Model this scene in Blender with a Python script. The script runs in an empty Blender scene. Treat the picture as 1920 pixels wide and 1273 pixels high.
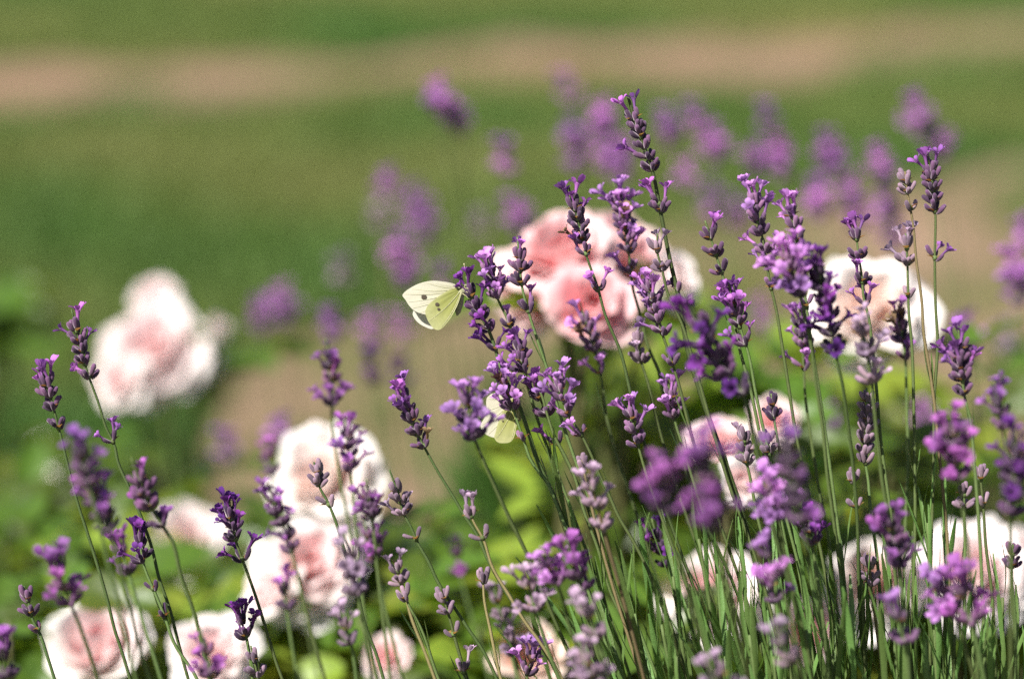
import bpy, math, random
import numpy as np
from mathutils import Vector, Matrix, Quaternion

rnd = random.Random(7)
scene = bpy.context.scene
COL = scene.collection
R = math.radians

# ------------------------------------------------------------------ camera
CAM_H, PITCH, LENS, FOCUS = 0.75, R(14.0), 85.0, 1.0
cd = bpy.data.cameras.new("camera")
cam = bpy.data.objects.new("camera", cd)
COL.objects.link(cam)
cam.location = (0, 0, CAM_H)
cam.rotation_euler = (math.pi / 2 - PITCH, 0, 0)
cd.lens, cd.sensor_width, cd.sensor_fit = LENS, 36.0, 'HORIZONTAL'
cd.clip_start, cd.clip_end = 0.02, 500.0
cd.dof.use_dof = True
cd.dof.focus_distance = FOCUS
cd.dof.aperture_fstop = 2.9
scene.camera = cam

# ------------------------------------------------------------------ light
SUN_TO = Vector((-0.46, -0.48, 0.75)).normalized()      # towards the sun
el = math.asin(SUN_TO.z)
world = bpy.data.worlds.new("World")
scene.world = world
world.use_nodes = True
wn = world.node_tree
sky = wn.nodes.new('ShaderNodeTexSky')
sky.sky_type = 'NISHITA'
sky.sun_disc = False
sky.sun_elevation = el
sky.sun_rotation = math.atan2(SUN_TO.x, SUN_TO.y)
bg = wn.nodes['Background']
wn.links.new(sky.outputs[0], bg.inputs[0])
bg.inputs[1].default_value = 0.05
sd = bpy.data.lights.new("sun", 'SUN')
sd.energy, sd.angle, sd.color = 5.0, R(0.53), (1.0, 0.96, 0.905)
sun = bpy.data.objects.new("sun", sd)
COL.objects.link(sun)
sun.location = (-3, 0, 5)
sun.rotation_euler = SUN_TO.to_track_quat('Z', 'Y').to_euler()
scene.view_settings.view_transform = 'Standard'
scene.view_settings.look = 'None'
scene.view_settings.exposure = 0.92
scene.view_settings.gamma = 1.0
scene.render.engine = 'CYCLES'
scene.cycles.max_bounces = 12
scene.cycles.diffuse_bounces = 8
scene.cycles.transmission_bounces = 6
scene.cycles.use_denoising = False

# ------------------------------------------------------------------ placing
FW = Vector((0, math.cos(PITCH), -math.sin(PITCH)))
UP = Vector((0, math.sin(PITCH), math.cos(PITCH)))
RT = Vector((1, 0, 0))
K = 36.0 / LENS / 1920.0                     # metres per photo pixel at 1 m


def at(px, py, D):
    return Vector((0, 0, CAM_H)) + FW * D + RT * ((px - 960) * K * D) + UP * ((636.5 - py) * K * D)


def on_ground(px, py, z=0.0):
    d = FW + RT * ((px - 960) * K) + UP * ((636.5 - py) * K)
    t = (z - CAM_H) / d.z
    return Vector((0, 0, CAM_H)) + d * t


# ------------------------------------------------------------------ objects
def empty(name, loc, label=None, cat=None, group=None, kind=None):
    o = bpy.data.objects.new(name, None)
    o.empty_display_size = 0.01
    o.location = loc
    COL.objects.link(o)
    tag(o, label, cat, group, kind)
    return o


def tag(o, label=None, cat=None, group=None, kind=None):
    for k, v in (('label', label), ('category', cat), ('group', group), ('kind', kind)):
        if v:
            o[k] = v
    return o


def put(name, mesh, parent=None, M=None, label=None):
    """link one mesh object; M is its world matrix; the parents here are unrotated empties or parts with known matrices"""
    o = bpy.data.objects.new(name, mesh)
    COL.objects.link(o)
    M = M or Matrix()
    if parent is not None:
        o.parent = parent
        o.matrix_basis = WORLD[parent.name].inverted() @ M
    else:
        o.matrix_basis = M
    WORLD[o.name] = M
    if label:
        o['label'] = label
    return o


WORLD = {}


def thing(name, loc, label, cat, group=None):
    o = empty(name, loc, label, cat, group)
    WORLD[o.name] = Matrix.Translation(loc)
    return o


class MB:
    def __init__(s):
        s.v, s.f, s.m, s.g = [], [], [], []

    def grid(s, P, mat=0, close=False, grad=None):
        """P: rows of points"""
        b = len(s.v)
        nr, nc = len(P), len(P[0])
        for i, row in enumerate(P):
            for p in row:
                s.v.append(tuple(p))
                s.g.append(i / max(1, nr - 1) if grad is None else grad[i])
        for i in range(nr - 1):
            for j in range(nc if close else nc - 1):
                k = (j + 1) % nc
                s.f.append((b + i * nc + j, b + i * nc + k, b + (i + 1) * nc + k, b + (i + 1) * nc + j))
                s.m.append(mat)

    def tube(s, pts, rad, n=6, mat=0, cap=True, ribs=0.0, grad=None, squash=None):
        pts = [Vector(p) for p in pts]
        rows = []
        ref = Vector((0.31, 0.11, 0.02)).normalized()
        for i, p in enumerate(pts):
            t = (pts[min(i + 1, len(pts) - 1)] - pts[max(i - 1, 0)])
            t = t.normalized() if t.length > 1e-9 else Vector((0, 0, 1))
            a = ref - t * ref.dot(t)
            if a.length < 1e-4:
                a = Vector((0, 1, 0)) - t * t.y
            a.normalize()
            ref = a
            b = t.cross(a)
            r = rad[i] if hasattr(rad, '__len__') else rad
            row = []
            for j in range(n):
                q = 2 * math.pi * j / n
                rr = r * (1 + ribs * (1 if j % 2 else -1))
                row.append(p + a * (rr * math.cos(q)) + b * (rr * math.sin(q)))
            rows.append(row)
        b0 = len(s.v)
        s.grid(rows, mat, True, grad)
        if cap:
            s.f.append(tuple(b0 + j for j in range(n))[::-1]); s.m.append(mat)
            e = b0 + (len(rows) - 1) * n
            s.f.append(tuple(e + j for j in range(n))); s.m.append(mat)

    def add(s, other, M, matmap=None):
        b = len(s.v)
        s.v += [tuple(M @ Vector(p)) for p in other.v]
        s.g += other.g
        s.f += [tuple(b + i for i in f) for f in other.f]
        s.m += [matmap[i] if matmap else i for i in other.m]

    def mesh(s, name, mats, smooth=True):
        me = bpy.data.meshes.new(name)
        me.from_pydata(s.v, [], s.f)
        for m in mats:
            me.materials.append(m)
        me.polygons.foreach_set('material_index', s.m)
        me.polygons.foreach_set('use_smooth', [smooth] * len(s.f))
        a = me.attributes.new('grad', 'FLOAT', 'POINT')
        a.data.foreach_set('value', s.g)
        me.update()
        return me


# ------------------------------------------------------------------ materials
def mat_nodes(name):
    m = bpy.data.materials.new(name)
    m.use_nodes = True
    nt = m.node_tree
    nt.nodes.clear()
    out = nt.nodes.new('ShaderNodeOutputMaterial')
    return m, nt, out


class NT:
    def __init__(s, name):
        s.m, s.nt, s.out = mat_nodes(name)

    def n(s, typ, **kw):
        x = s.nt.nodes.new(typ)
        for k, v in kw.items():
            setattr(x, k, v)
        return x

    def L(s, a, b):
        s.nt.links.new(a, b)

    def val(s, sock, v):
        if hasattr(v, 'is_output') or isinstance(v, bpy.types.NodeSocket):
            s.L(v, sock)
        else:
            sock.default_value = v

    def mix(s, fac, a, b, mode='MIX'):
        x = s.n('ShaderNodeMix', data_type='RGBA', blend_type=mode)
        s.val(x.inputs[0], fac)
        for sock, c in ((x.inputs[6], a), (x.inputs[7], b)):
            s.val(sock, tuple(c) + (1,) if isinstance(c, (tuple, list)) and len(c) == 3 else c)
        return x.outputs[2]

    def math(s, op, a, b=0.0, clamp=False):
        x = s.n('ShaderNodeMath', operation=op, use_clamp=clamp)
        s.val(x.inputs[0], a)
        s.val(x.inputs[1], b)
        return x.outputs[0]

    def noise(s, scale, detail=3.0, coord='Object', rough=0.5):
        tc = s.n('ShaderNodeTexCoord')
        x = s.n('ShaderNodeTexNoise')
        x.inputs['Scale'].default_value = scale
        x.inputs['Detail'].default_value = detail
        x.inputs['Roughness'].default_value = rough
        s.L(tc.outputs[coord], x.inputs['Vector'])
        return x.outputs['Fac']

    def grad(s):
        x = s.n('ShaderNodeAttribute', attribute_name='grad')
        return x.outputs['Fac']

    def rand(s):
        return s.n('ShaderNodeObjectInfo').outputs['Random']

    def ramp(s, fac, stops):
        x = s.n('ShaderNodeValToRGB')
        cr = x.color_ramp
        while len(cr.elements) > 1:
            cr.elements.remove(cr.elements[-1])
        for i, (p, c) in enumerate(stops):
            e = cr.elements[0] if i == 0 else cr.elements.new(p)
            e.position = p
            e.color = tuple(c) + (1,) if len(c) == 3 else c
        s.L(fac, x.inputs[0])
        return x.outputs[0]

    def hsv(s, col, h=0.5, sat=1.0, v=1.0):
        x = s.n('ShaderNodeHueSaturation')
        s.val(x.inputs['Hue'], h); s.val(x.inputs['Saturation'], sat); s.val(x.inputs['Value'], v)
        s.val(x.inputs['Color'], col)
        return x.outputs[0]

    def finish(s, col, rough=0.6, spec=0.3, trans=0.0, tcol=None, sheen=0.0, bump=None, bump_d=0.001, sheen_col=None):
        p = s.n('ShaderNodeBsdfPrincipled')
        s.val(p.inputs['Base Color'], col if not isinstance(col, tuple) else col + (1,))
        p.inputs['Roughness'].default_value = rough
        p.inputs['Specular IOR Level'].default_value = spec
        if sheen:
            p.inputs['Sheen Weight'].default_value = sheen
            p.inputs['Sheen Roughness'].default_value = 0.5
            if sheen_col:
                p.inputs['Sheen Tint'].default_value = sheen_col + (1,)
        if bump is not None:
            b = s.n('ShaderNodeBump')
            b.inputs['Strength'].default_value = 0.6
            b.inputs['Distance'].default_value = bump_d
            s.L(bump, b.inputs['Height'])
            s.L(b.outputs[0], p.inputs['Normal'])
        sh = p.outputs[0]
        if trans:
            t = s.n('ShaderNodeBsdfTranslucent')
            tc = tcol if tcol is not None else col
            s.val(t.inputs[0], tc if not isinstance(tc, tuple) else tc + (1,))
            mx = s.n('ShaderNodeMixShader')
            mx.inputs[0].default_value = trans
            s.L(sh, mx.inputs[1]); s.L(t.outputs[0], mx.inputs[2])
            sh = mx.outputs[0]
        s.L(sh, s.out.inputs[0])
        return s.m


def calyx_mat(name, base, mid, tip):
    t = NT(name)
    c = t.ramp(t.grad(), [(0.0, base), (0.3, mid), (1.0, tip)])
    c = t.mix(t.math('MULTIPLY', t.noise(700, 3), 0.45), c, tuple(min(1, x * 1.6 + 0.025) for x in mid))
    r = t.rand()
    c = t.hsv(c, t.math('ADD', t.math('MULTIPLY', r, 0.06), 0.47), 1.0, t.math('ADD', t.math('MULTIPLY', r, 0.9), 0.42))
    return t.finish(c, 0.7, 0.2, sheen=0.4, sheen_col=(0.9, 0.75, 0.85), bump=t.noise(1800, 2), bump_d=0.0002)


def corolla_mat(name, base, tip, trans=0.35):
    t = NT(name)
    c = t.ramp(t.grad(), [(0.0, base), (0.45, base), (0.62, tuple(x * 0.6 for x in base)), (0.8, tip), (1.0, tuple(min(1, x * 1.25) for x in tip))])
    r = t.rand()
    c = t.hsv(c, t.math('ADD', t.math('MULTIPLY', r, 0.05), 0.475), 1.0, t.math('ADD', t.math('MULTIPLY', r, 0.5), 0.75))
    return t.finish(c, 0.55, 0.25, trans=trans, bump=t.noise(1200, 2), bump_d=0.0001)


CALYX = {
    'd': calyx_mat('calyx_dark', (0.079, 0.071, 0.040), (0.043, 0.013, 0.048), (0.048, 0.016, 0.063)),
    'm': calyx_mat('calyx_purple', (0.085, 0.078, 0.045), (0.075, 0.032, 0.072), (0.098, 0.039, 0.105)),
    'l': calyx_mat('calyx_lilac', (0.101, 0.088, 0.054), (0.114, 0.053, 0.111), (0.156, 0.067, 0.158)),
    'g': calyx_mat('calyx_grey', (0.159, 0.151, 0.087), (0.184, 0.123, 0.151), (0.175, 0.104, 0.167)),
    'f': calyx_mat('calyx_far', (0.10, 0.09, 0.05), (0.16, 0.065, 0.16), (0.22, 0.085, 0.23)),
    'p': calyx_mat('calyx_plum', (0.078, 0.065, 0.040), (0.085, 0.033, 0.082), (0.124, 0.042, 0.124)),
}
COROLLA = {
    'd': corolla_mat('corolla_violet_shaded', (0.13, 0.035, 0.18), (0.17, 0.04, 0.26)),  # violet florets, deepened further to paint shade onto the hanging head
    'm': corolla_mat('corolla_purple', (0.31, 0.115, 0.36), (0.37, 0.13, 0.46)),
    'l': corolla_mat('corolla_lilac', (0.41, 0.18, 0.46), (0.49, 0.23, 0.57)),
    'g': corolla_mat('corolla_faded', (0.36, 0.26, 0.34), (0.42, 0.29, 0.42)),
    'w': corolla_mat('corolla_withered', (0.16, 0.09, 0.05), (0.22, 0.13, 0.08)),
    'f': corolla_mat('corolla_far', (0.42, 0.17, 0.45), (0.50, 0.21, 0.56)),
    'p': corolla_mat('corolla_magenta', (0.27, 0.09, 0.29), (0.33, 0.105, 0.37)),
}


def leafy(name, c1, c2, trans, tcol, rough=0.45, spec=0.4, scale=60):
    t = NT(name)
    c = t.mix(t.noise(scale, 3), c1, c2)
    r = t.rand()
    v = t.math('ADD', t.math('MULTIPLY', r, 0.6), 0.7)
    h = t.math('ADD', t.math('MULTIPLY', r, 0.03), 0.485)
    c = t.hsv(c, h, 1.0, v)
    tc = t.hsv(tcol + (1,), h, 1.0, v)
    return t.finish(c, rough, spec, trans=trans, tcol=tc, bump=t.noise(scale * 8, 2), bump_d=0.0003)


M_STEM = leafy('stem_green', (0.085, 0.13, 0.035), (0.13, 0.17, 0.06), 0.12, (0.12, 0.18, 0.03), 0.6, 0.25, 300)
M_STEMD = leafy('stem_dark_green', (0.05, 0.085, 0.022), (0.08, 0.11, 0.035), 0.08, (0.08, 0.12, 0.02), 0.6, 0.25, 300)
M_DRY = leafy('dry_stem', (0.16, 0.13, 0.06), (0.24, 0.19, 0.09), 0.05, (0.2, 0.15, 0.05), 0.7, 0.2, 300)
M_BRACT = leafy('bract_brown', (0.22, 0.12, 0.04), (0.32, 0.20, 0.08), 0.4, (0.45, 0.22, 0.06), 0.7, 0.2, 300)
M_NEEDLE = leafy('lavender_leaf_green', (0.10, 0.18, 0.04), (0.15, 0.25, 0.075), 0.25, (0.20, 0.34, 0.04), 0.42, 0.45, 200)
M_ROSELEAF = leafy('rose_leaf_green', (0.045, 0.09, 0.012), (0.10, 0.165, 0.02), 0.36, (0.26, 0.34, 0.02), 0.38, 0.45, 80)  # leaf green darkened so gaps in the foliage read as shadow
M_ROSELEAFB = leafy('sunlit_rose_leaf_green', (0.20, 0.29, 0.03), (0.28, 0.36, 0.05), 0.45, (0.55, 0.60, 0.05), 0.38, 0.45, 80)  # brighter copy of the leaf green, sunlight put into its colour
M_ROSELEAFR = leafy('reddish_rose_leaf', (0.12, 0.07, 0.02), (0.20, 0.10, 0.035), 0.35, (0.34, 0.16, 0.04), 0.38, 0.45, 80)
M_CANE = leafy('rose_cane', (0.07, 0.10, 0.03), (0.13, 0.10, 0.045), 0.0, (0.1, 0.1, 0.05), 0.5, 0.35, 150)
M_DARKBUSH = leafy('bush_leaf_green', (0.055, 0.13, 0.025), (0.09, 0.18, 0.035), 0.25, (0.12, 0.26, 0.03), 0.5, 0.3, 60)


def petal_mat():
    t = NT('rose_petal')
    oi = t.n('ShaderNodeObjectInfo')
    g = t.grad()
    n = t.noise(45, 3)
    f = t.math('ADD', t.math('MULTIPLY', g, 1.15), t.math('MULTIPLY', n, 0.5))
    f = t.math('SUBTRACT', f, 0.45, True)
    hi = t.mix(oi.outputs['Alpha'], oi.outputs['Color'], (0.89, 0.845, 0.82))
    c = t.mix(f, oi.outputs['Color'], hi)
    v = t.n('ShaderNodeTexNoise')
    v.inputs['Scale'].default_value = 160
    return t.finish(c, 0.55, 0.2, trans=0.36, tcol=c)


M_PETAL = petal_mat()


def ground_mats():
    t = NT('lawn_ground')
    n1 = t.noise(0.9, 4); n2 = t.noise(60, 4)
    c = t.ramp(n1, [(0.38, (0.05, 0.13, 0.022)), (0.51, (0.125, 0.165, 0.04)), (0.67, (0.25, 0.22, 0.09))])
    c = t.mix(t.math('MULTIPLY', n2, 0.5), c, (0.07, 0.10, 0.02))
    lawn = t.finish(c, 0.9, 0.1, bump=n2, bump_d=0.02)
    t = NT('gravel_path')
    n1 = t.noise(1.1, 4); n2 = t.noise(140, 4)
    c = t.ramp(n1, [(0.36, (0.13, 0.13, 0.055)), (0.48, (0.22, 0.145, 0.10)), (0.68, (0.28, 0.155, 0.11))])
    c = t.mix(t.math('MULTIPLY', n2, 0.5), c, (0.30, 0.19, 0.12))
    path = t.finish(c, 0.95, 0.1, bump=n2, bump_d=0.01)
    t = NT('bare_soil')
    n1 = t.noise(4, 4); n2 = t.noise(90, 4)
    c = t.ramp(n1, [(0.40, (0.10, 0.115, 0.04)), (0.52, (0.20, 0.145, 0.09)), (0.7, (0.32, 0.22, 0.15))])
    c = t.mix(t.math('MULTIPLY', n2, 0.55), c, (0.20, 0.13, 0.075))
    soil = t.finish(c, 0.95, 0.1, bump=n2, bump_d=0.015)
    t = NT('bed_soil')
    n1 = t.noise(6, 4); n2 = t.noise(120, 4)
    c = t.ramp(n1, [(0.3, (0.045, 0.032, 0.018)), (0.7, (0.11, 0.08, 0.045))])
    bed = t.finish(c, 0.95, 0.1, bump=n2, bump_d=0.015)
    t = NT('grass_blade')
    c = t.ramp(t.noise(0.9, 4), [(0.38, (0.055, 0.15, 0.025)), (0.51, (0.14, 0.19, 0.044)), (0.67, (0.27, 0.24, 0.09))])
    c = t.mix(t.math('MULTIPLY', t.grad(), 0.25), c, (0.18, 0.22, 0.06))
    blade = t.finish(c, 0.55, 0.25, trans=0.35, tcol=c)
    return lawn, path, soil, bed, blade


M_LAWN, M_PATH, M_SOIL, M_BED, M_BLADE = ground_mats()

# ------------------------------------------------------------------ ground
def sheet(name, outline, z, mat, sub=True):
    mb = MB()
    me = bpy.data.meshes.new(name)
    me.from_pydata([(x, y, z) for x, y in outline], [], [tuple(range(len(outline)))])
    if me.polygons[0].normal.z < 0:
        me.flip_normals()
    me.materials.append(mat)
    return tag(put(name, me), kind='structure')


def wavy(pts, amp, n=14, seed=1):
    rr = random.Random(seed)
    out = []
    for i, (a, b) in enumerate(zip(pts, pts[1:])):
        for k in range(n):
            t = k / n
            out.append((a[0] + (b[0] - a[0]) * t + rr.uniform(-amp, amp), a[1] + (b[1] - a[1]) * t + rr.uniform(-amp, amp)))
    return out + [tuple(pts[-1])]


sheet('lawn', [(-150, -60), (150, -60), (150, 300), (-150, 300)], 0.0, M_LAWN)
g = lambda px, py: tuple(on_ground(px, py))[:2]
def extend(a, b, t):
    return (a[0] + (b[0] - a[0]) * t, a[1] + (b[1] - a[1]) * t)
far_a, far_b = g(0, 142), g(1920, 50)
near_a, near_b = g(0, 212), g(1920, 135)


def edge(a, b, x, amp, seed):
    """ragged edge of the turf: y on the line a-b at x with a few waves and crumbs"""
    y = a[1] + (b[1] - a[1]) * (x - a[0]) / (b[0] - a[0])
    return y + amp * (math.sin(x * 5.1 + seed) + .7 * math.sin(x * 11.3 + 2 * seed) + .3 * math.sin(x * 23.7 + seed) + .12 * math.sin(x * 41 + seed))


xs_ = [-14 + 28 * i / 700 for i in range(701)]
path_o = [(x, edge(far_a, far_b, x, .09, 1.0)) for x in xs_] + [(x, edge(near_a, near_b, x, .10, 2.3)) for x in xs_[::-1]]


def strip(name, upper, lower, z, mat):
    n = len(upper)
    me = bpy.data.meshes.new(name)
    me.from_pydata([(x, y, z) for x, y in upper] + [(x, y, z) for x, y in lower], [], [(n + i, n + i + 1, i + 1, i) for i in range(n - 1)])
    me.materials.append(mat)
    return tag(put(name, me), kind='structure')


strip('path', path_o[:701], path_o[701:][::-1], 0.004, M_PATH)
soil_far = [g(380, 860), g(400, 740), g(520, 640), g(880, 590), g(1080, 520), g(1320, 420), g(1650, 360), g(1920, 318), g(2500, 250)]
sx_ = [soil_far[0][0] + (soil_far[-1][0] - soil_far[0][0]) * i / 160 for i in range(161)]
sy_ = [float(np.interp(x, [q[0] for q in soil_far], [q[1] for q in soil_far])) + .035 * (math.sin(x * 9) + .7 * math.sin(x * 23 + 1) + .6 * math.sin(x * 51)) for x in sx_]
lo_ = [1.62] * 161
soil_o = list(zip(sx_, sy_)) + list(zip(sx_, lo_))[::-1]
strip('bare_ground', list(zip(sx_, sy_)), list(zip(sx_, lo_)), 0.004, M_SOIL)
bed_o = wavy([(-1.6, -0.2), (-1.5, 1.2), (-1.0, 2.1), (-0.4, 1.95), (0.3, 1.85), (1.6, 1.75), (2.2, 1.2), (2.2, -0.2)], 0.03, 8, 6)
sheet('flower_bed_soil', bed_o, 0.008, M_BED)


def inside(poly, x, y):
    c = np.zeros(len(x), bool)
    n = len(poly)
    for i in range(n):
        x1, y1 = poly[i]; x2, y2 = poly[(i + 1) % n]
        if y1 == y2:
            continue
        k = ((y1 > y) != (y2 > y)) & (x < (x2 - x1) * (y - y1) / (y2 - y1) + x1)
        c ^= k
    return c


def make_grass():
    rs = np.random.RandomState(3)
    N = 330000
    y = 1.7 + rs.rand(N) ** 1.1 * 8.5
    x = (rs.rand(N) - 0.5) * 2 * (1.3 + y * 0.48)
    bare = inside(path_o, x, y) | inside(soil_o, x, y)
    patch = np.sin(x * 7.3 + 1.1 * np.sin(y * 5)) + np.sin(y * 6.1 + x * 3.7) + np.sin(x * 17 - y * 13)
    keep = (~bare | (rs.rand(N) < np.clip((patch - .55) * .35, 0, .5))) & ~inside(bed_o, x, y)
    x, y = x[keep], y[keep]
    n = len(x)
    h = 0.022 + rs.rand(n) * 0.035
    w = 0.0022 + rs.rand(n) * 0.0018
    a = rs.rand(n) * 6.283
    lx, ly = (rs.randn(n) * 0.5 * h), (rs.randn(n) * 0.5 * h)
    ca, sa = np.cos(a) * w, np.sin(a) * w
    V = np.zeros((n, 5, 3))
    V[:, 0] = np.stack([x - ca, y - sa, 0 * x], 1)
    V[:, 1] = np.stack([x + ca, y + sa, 0 * x], 1)
    V[:, 2] = np.stack([x + ca * .8 + lx * .35, y + sa * .8 + ly * .35, h * .6], 1)
    V[:, 3] = np.stack([x - ca * .8 + lx * .35, y - sa * .8 + ly * .35, h * .6], 1)
    V[:, 4] = np.stack([x + lx, y + ly, h], 1)
    me = bpy.data.meshes.new('grass')
    me.vertices.add(n * 5)
    me.vertices.foreach_set('co', V.ravel())
    base = (np.arange(n) * 5)[:, None]
    loops = (base + np.array([[0, 1, 2, 3, 3, 2, 4]])).ravel()
    me.loops.add(len(loops))
    me.loops.foreach_set('vertex_index', loops.astype(np.int32))
    me.polygons.add(n * 2)
    st = (np.arange(n) * 7)[:, None] + np.array([[0, 4]])
    me.polygons.foreach_set('loop_start', st.ravel().astype(np.int32))
    me.update(calc_edges=True)
    at_ = me.attributes.new('grad', 'FLOAT', 'POINT')
    at_.data.foreach_set('value', np.tile(np.array([0, 0, .6, .6, 1.0]), n))
    me.materials.append(M_BLADE)
    tag(put('grass', me), 'short mown grass of the lawn beyond the flower bed', 'grass', kind='stuff')


make_grass()

# ------------------------------------------------------------------ lavender pieces
def bud_mb(seed, L=0.0052, r=0.00118):
    rr = random.Random(seed)
    mb = MB()
    bend = rr.uniform(-0.0004, 0.0006)
    prof = [(0, .45), (.12, .72), (.4, 1.0), (.7, 1.02), (.9, .86), (1.0, .45)]
    mb.tube([(bend * math.sin(t * 2.6), 0, t * L) for t, _ in prof], [r * q for _, q in prof], 8, 0, True, 0.07, [t for t, _ in prof])
    return mb


def flower_mb(seed, s=1.0):
    """tube and two-lipped mouth: two tall upper lobes, three smaller lower ones"""
    rr = random.Random(seed)
    mb = MB()
    L = 0.0038 * s
    prof = [(0, .62), (.5, .68), (.85, .9), (1.0, 1.25)]
    mb.tube([(0, 0, t * L) for t, _ in prof], [0.00075 * s * q for _, q in prof], 6, 0, False, 0, [0, .2, .4, .55])
    for ang, ln, wd, fl in ((65, 3.1, 2.5, 42), (115, 3.1, 2.5, 42), (-90, 2.5, 2.1, 72), (-25, 2.2, 1.8, 68), (205, 2.2, 1.8, 68)):
        a = R(ang + rr.uniform(-8, 8)); fl = R(fl + rr.uniform(-14, 14))
        ln *= 0.001 * s * rr.uniform(.85, 1.12); wd *= 0.001 * s
        d = Vector((math.cos(a), math.sin(a), 0)); sd_ = Vector((-d.y, d.x, 0))
        rows = []
        p = d * (0.00085 * s) + Vector((0, 0, L))
        ph = fl * 0.55
        for i in range(4):
            t = i / 3
            w = wd * (0.55, 0.95, 1.0, 0.5)[i] * 0.5
            row = [p + sd_ * (w * u) + Vector((0, 0, 1)) * (0.00025 * s * (abs(u) > .5)) + d * (-0.0003 * s * abs(u) * (i == 3)) for u in (-1, 0, 1)]
            rows.append(row)
            ph = fl * (0.55 + 0.75 * t)
            p = p + (d * math.sin(ph) + Vector((0, 0, 1)) * math.cos(ph)) * (ln / 3)
        mb.grid(rows, 0, False, [.58, .75, .9, 1.0])
    return mb


def leaf_strip(L, W, bend, fold=0.25, n=6, tipw=0.25):
    """narrow leaf along +z, bending towards +x"""
    rows = []
    p = Vector((0, 0, 0)); a = 0.0
    for i in range(n + 1):
        t = i / n
        w = W * 0.5 * min(1, 0.35 + t * 2.2) * (1 if t < .72 else 1 - (t - .72) / .28 * (1 - tipw))
        dr = Vector((math.sin(a), 0, math.cos(a)))
        nr = Vector((math.cos(a), 0, -math.sin(a)))
        rows.append([p + Vector((0, -w, 0)) + nr * (-fold * w), p, p + Vector((0, w, 0)) + nr * (-fold * w)])
        a += bend / n
        p = p + dr * (L / n)
    return rows


def whorl_mb(seed):
    """node of the flower spike: a short knob with two papery bracts"""
    rr = random.Random(seed)
    mb = MB()
    mb.tube([(0, 0, -0.0011), (0, 0, 0), (0, 0, 0.0011)], [0.0008, 0.00125, 0.0008], 6, 0)
    b = MB()
    for k in range(2):
        a = k * math.pi + rr.uniform(-.4, .4)
        s = MB()
        s.grid(leaf_strip(0.0034, 0.0026, 0.5, 0.3, 3, 0.1), 1)
        M = Matrix.Rotation(a, 4, 'Z') @ Matrix.Translation((0.0008, 0, 0)) @ Matrix.Rotation(R(58), 4, 'Y')
        mb.add(s, M)
    return mb


BUD_MB = [bud_mb(i, 0.0049 + 0.0003 * i, 0.00100 + 0.00005 * (i % 2)) for i in range(3)]
FL_MB = [flower_mb(10 + i, s) for i, s in enumerate((0.95, 1.12, 1.28))]
WH_MB = [whorl_mb(20 + i) for i in range(2)]
BUD = {t: [b.mesh('bud_' + t, [CALYX[t]]) for b in BUD_MB] for t in CALYX}
FLW = {t: [b.mesh('flower_' + t, [COROLLA[t]]) for b in FL_MB] for t in COROLLA}
WHORL = [w.mesh('whorl', [M_STEM, M_BRACT]) for w in WH_MB]


def bud_layout(rr, n, spread, bloom, flen=1.0):
    """[(matrix of bud, matrix of flower or None)] round +z"""
    out = []
    off = rr.uniform(0, 6.28)
    for k in range(n):
        a = off + 6.283 * k / n + rr.uniform(-.25, .25)
        tilt = R(spread + rr.uniform(-13, 13))
        s = rr.uniform(.85, 1.15)
        M = Matrix.Rotation(a, 4, 'Z') @ Matrix.Translation((0.0009, 0, rr.uniform(-.0014, .0012))) @ Matrix.Rotation(tilt, 4, 'Y') @ Matrix.Scale(s, 4)
        F = None
        if rr.random() < bloom:
            F = M @ Matrix.Translation((0, 0, 0.0042)) @ Matrix.Rotation(rr.uniform(-.4, .4), 4, 'X') @ Matrix.Rotation(rr.uniform(-.4, .25), 4, 'Y') @ Matrix.Rotation(R(90) + math.pi + rr.uniform(-.5, .5), 4, 'Z')
        out.append((M, F))
    return out


def far_whorl(tone, seed, n, spread, bloom):
    """a whole whorl joined, for heads too blurred to tell one bud from the next"""
    rr = random.Random(seed)
    mb = MB()
    mb.add(WH_MB[seed % 2], Matrix(), [0, 1])
    for M, F in bud_layout(rr, n, spread, bloom):
        mb.add(BUD_MB[rr.randrange(3)], M, [2])
        if F:
            mb.add(FL_MB[rr.randrange(3)], F, [3])
    return mb.mesh('whorl_' + tone, [M_STEM, M_BRACT, CALYX[tone], COROLLA[tone]])


FAR = {}
for ti, t in enumerate(CALYX):
    for bi, b in enumerate((0.12, 0.45, 0.8)):
        FAR[t, bi] = [far_whorl(t, 100 * ti + 10 * bi + k, 9, 44, b) for k in range(3)]
        FAR[t, bi, 'tip'] = [far_whorl(t, 1000 + 100 * ti + 10 * bi + k, 5, 20, min(1, b + .2)) for k in range(2)]


def catmull(pts, n=6):
    """smooth curve through unevenly spaced points"""
    N = len(pts)
    d = [max(1e-9, (pts[i + 1] - pts[i]).length) for i in range(N - 1)]
    v = [(pts[i + 1] - pts[i]) / d[i] for i in range(N - 1)]
    m = [v[0]] + [(v[i - 1] * d[i] + v[i] * d[i - 1]) / (d[i - 1] + d[i]) for i in range(1, N - 1)] + [v[-1]]
    out = []
    for i in range(N - 1):
        a, b, s, e = pts[i], pts[i + 1], m[i] * d[i], m[i + 1] * d[i]
        for k in range(n):
            t = k / n
            t2, t3 = t * t, t * t * t
            out.append(a * (2 * t3 - 3 * t2 + 1) + s * (t3 - 2 * t2 + t) + b * (-2 * t3 + 3 * t2) + e * (t3 - t2))
    out.append(pts[-1])
    return out


def frame_to(p, d, roll=0.0):
    q = Vector((0, 0, 1)).rotation_difference(d)
    return Matrix.Translation(p) @ q.to_matrix().to_4x4() @ Matrix.Rotation(roll, 4, 'Z')


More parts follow.
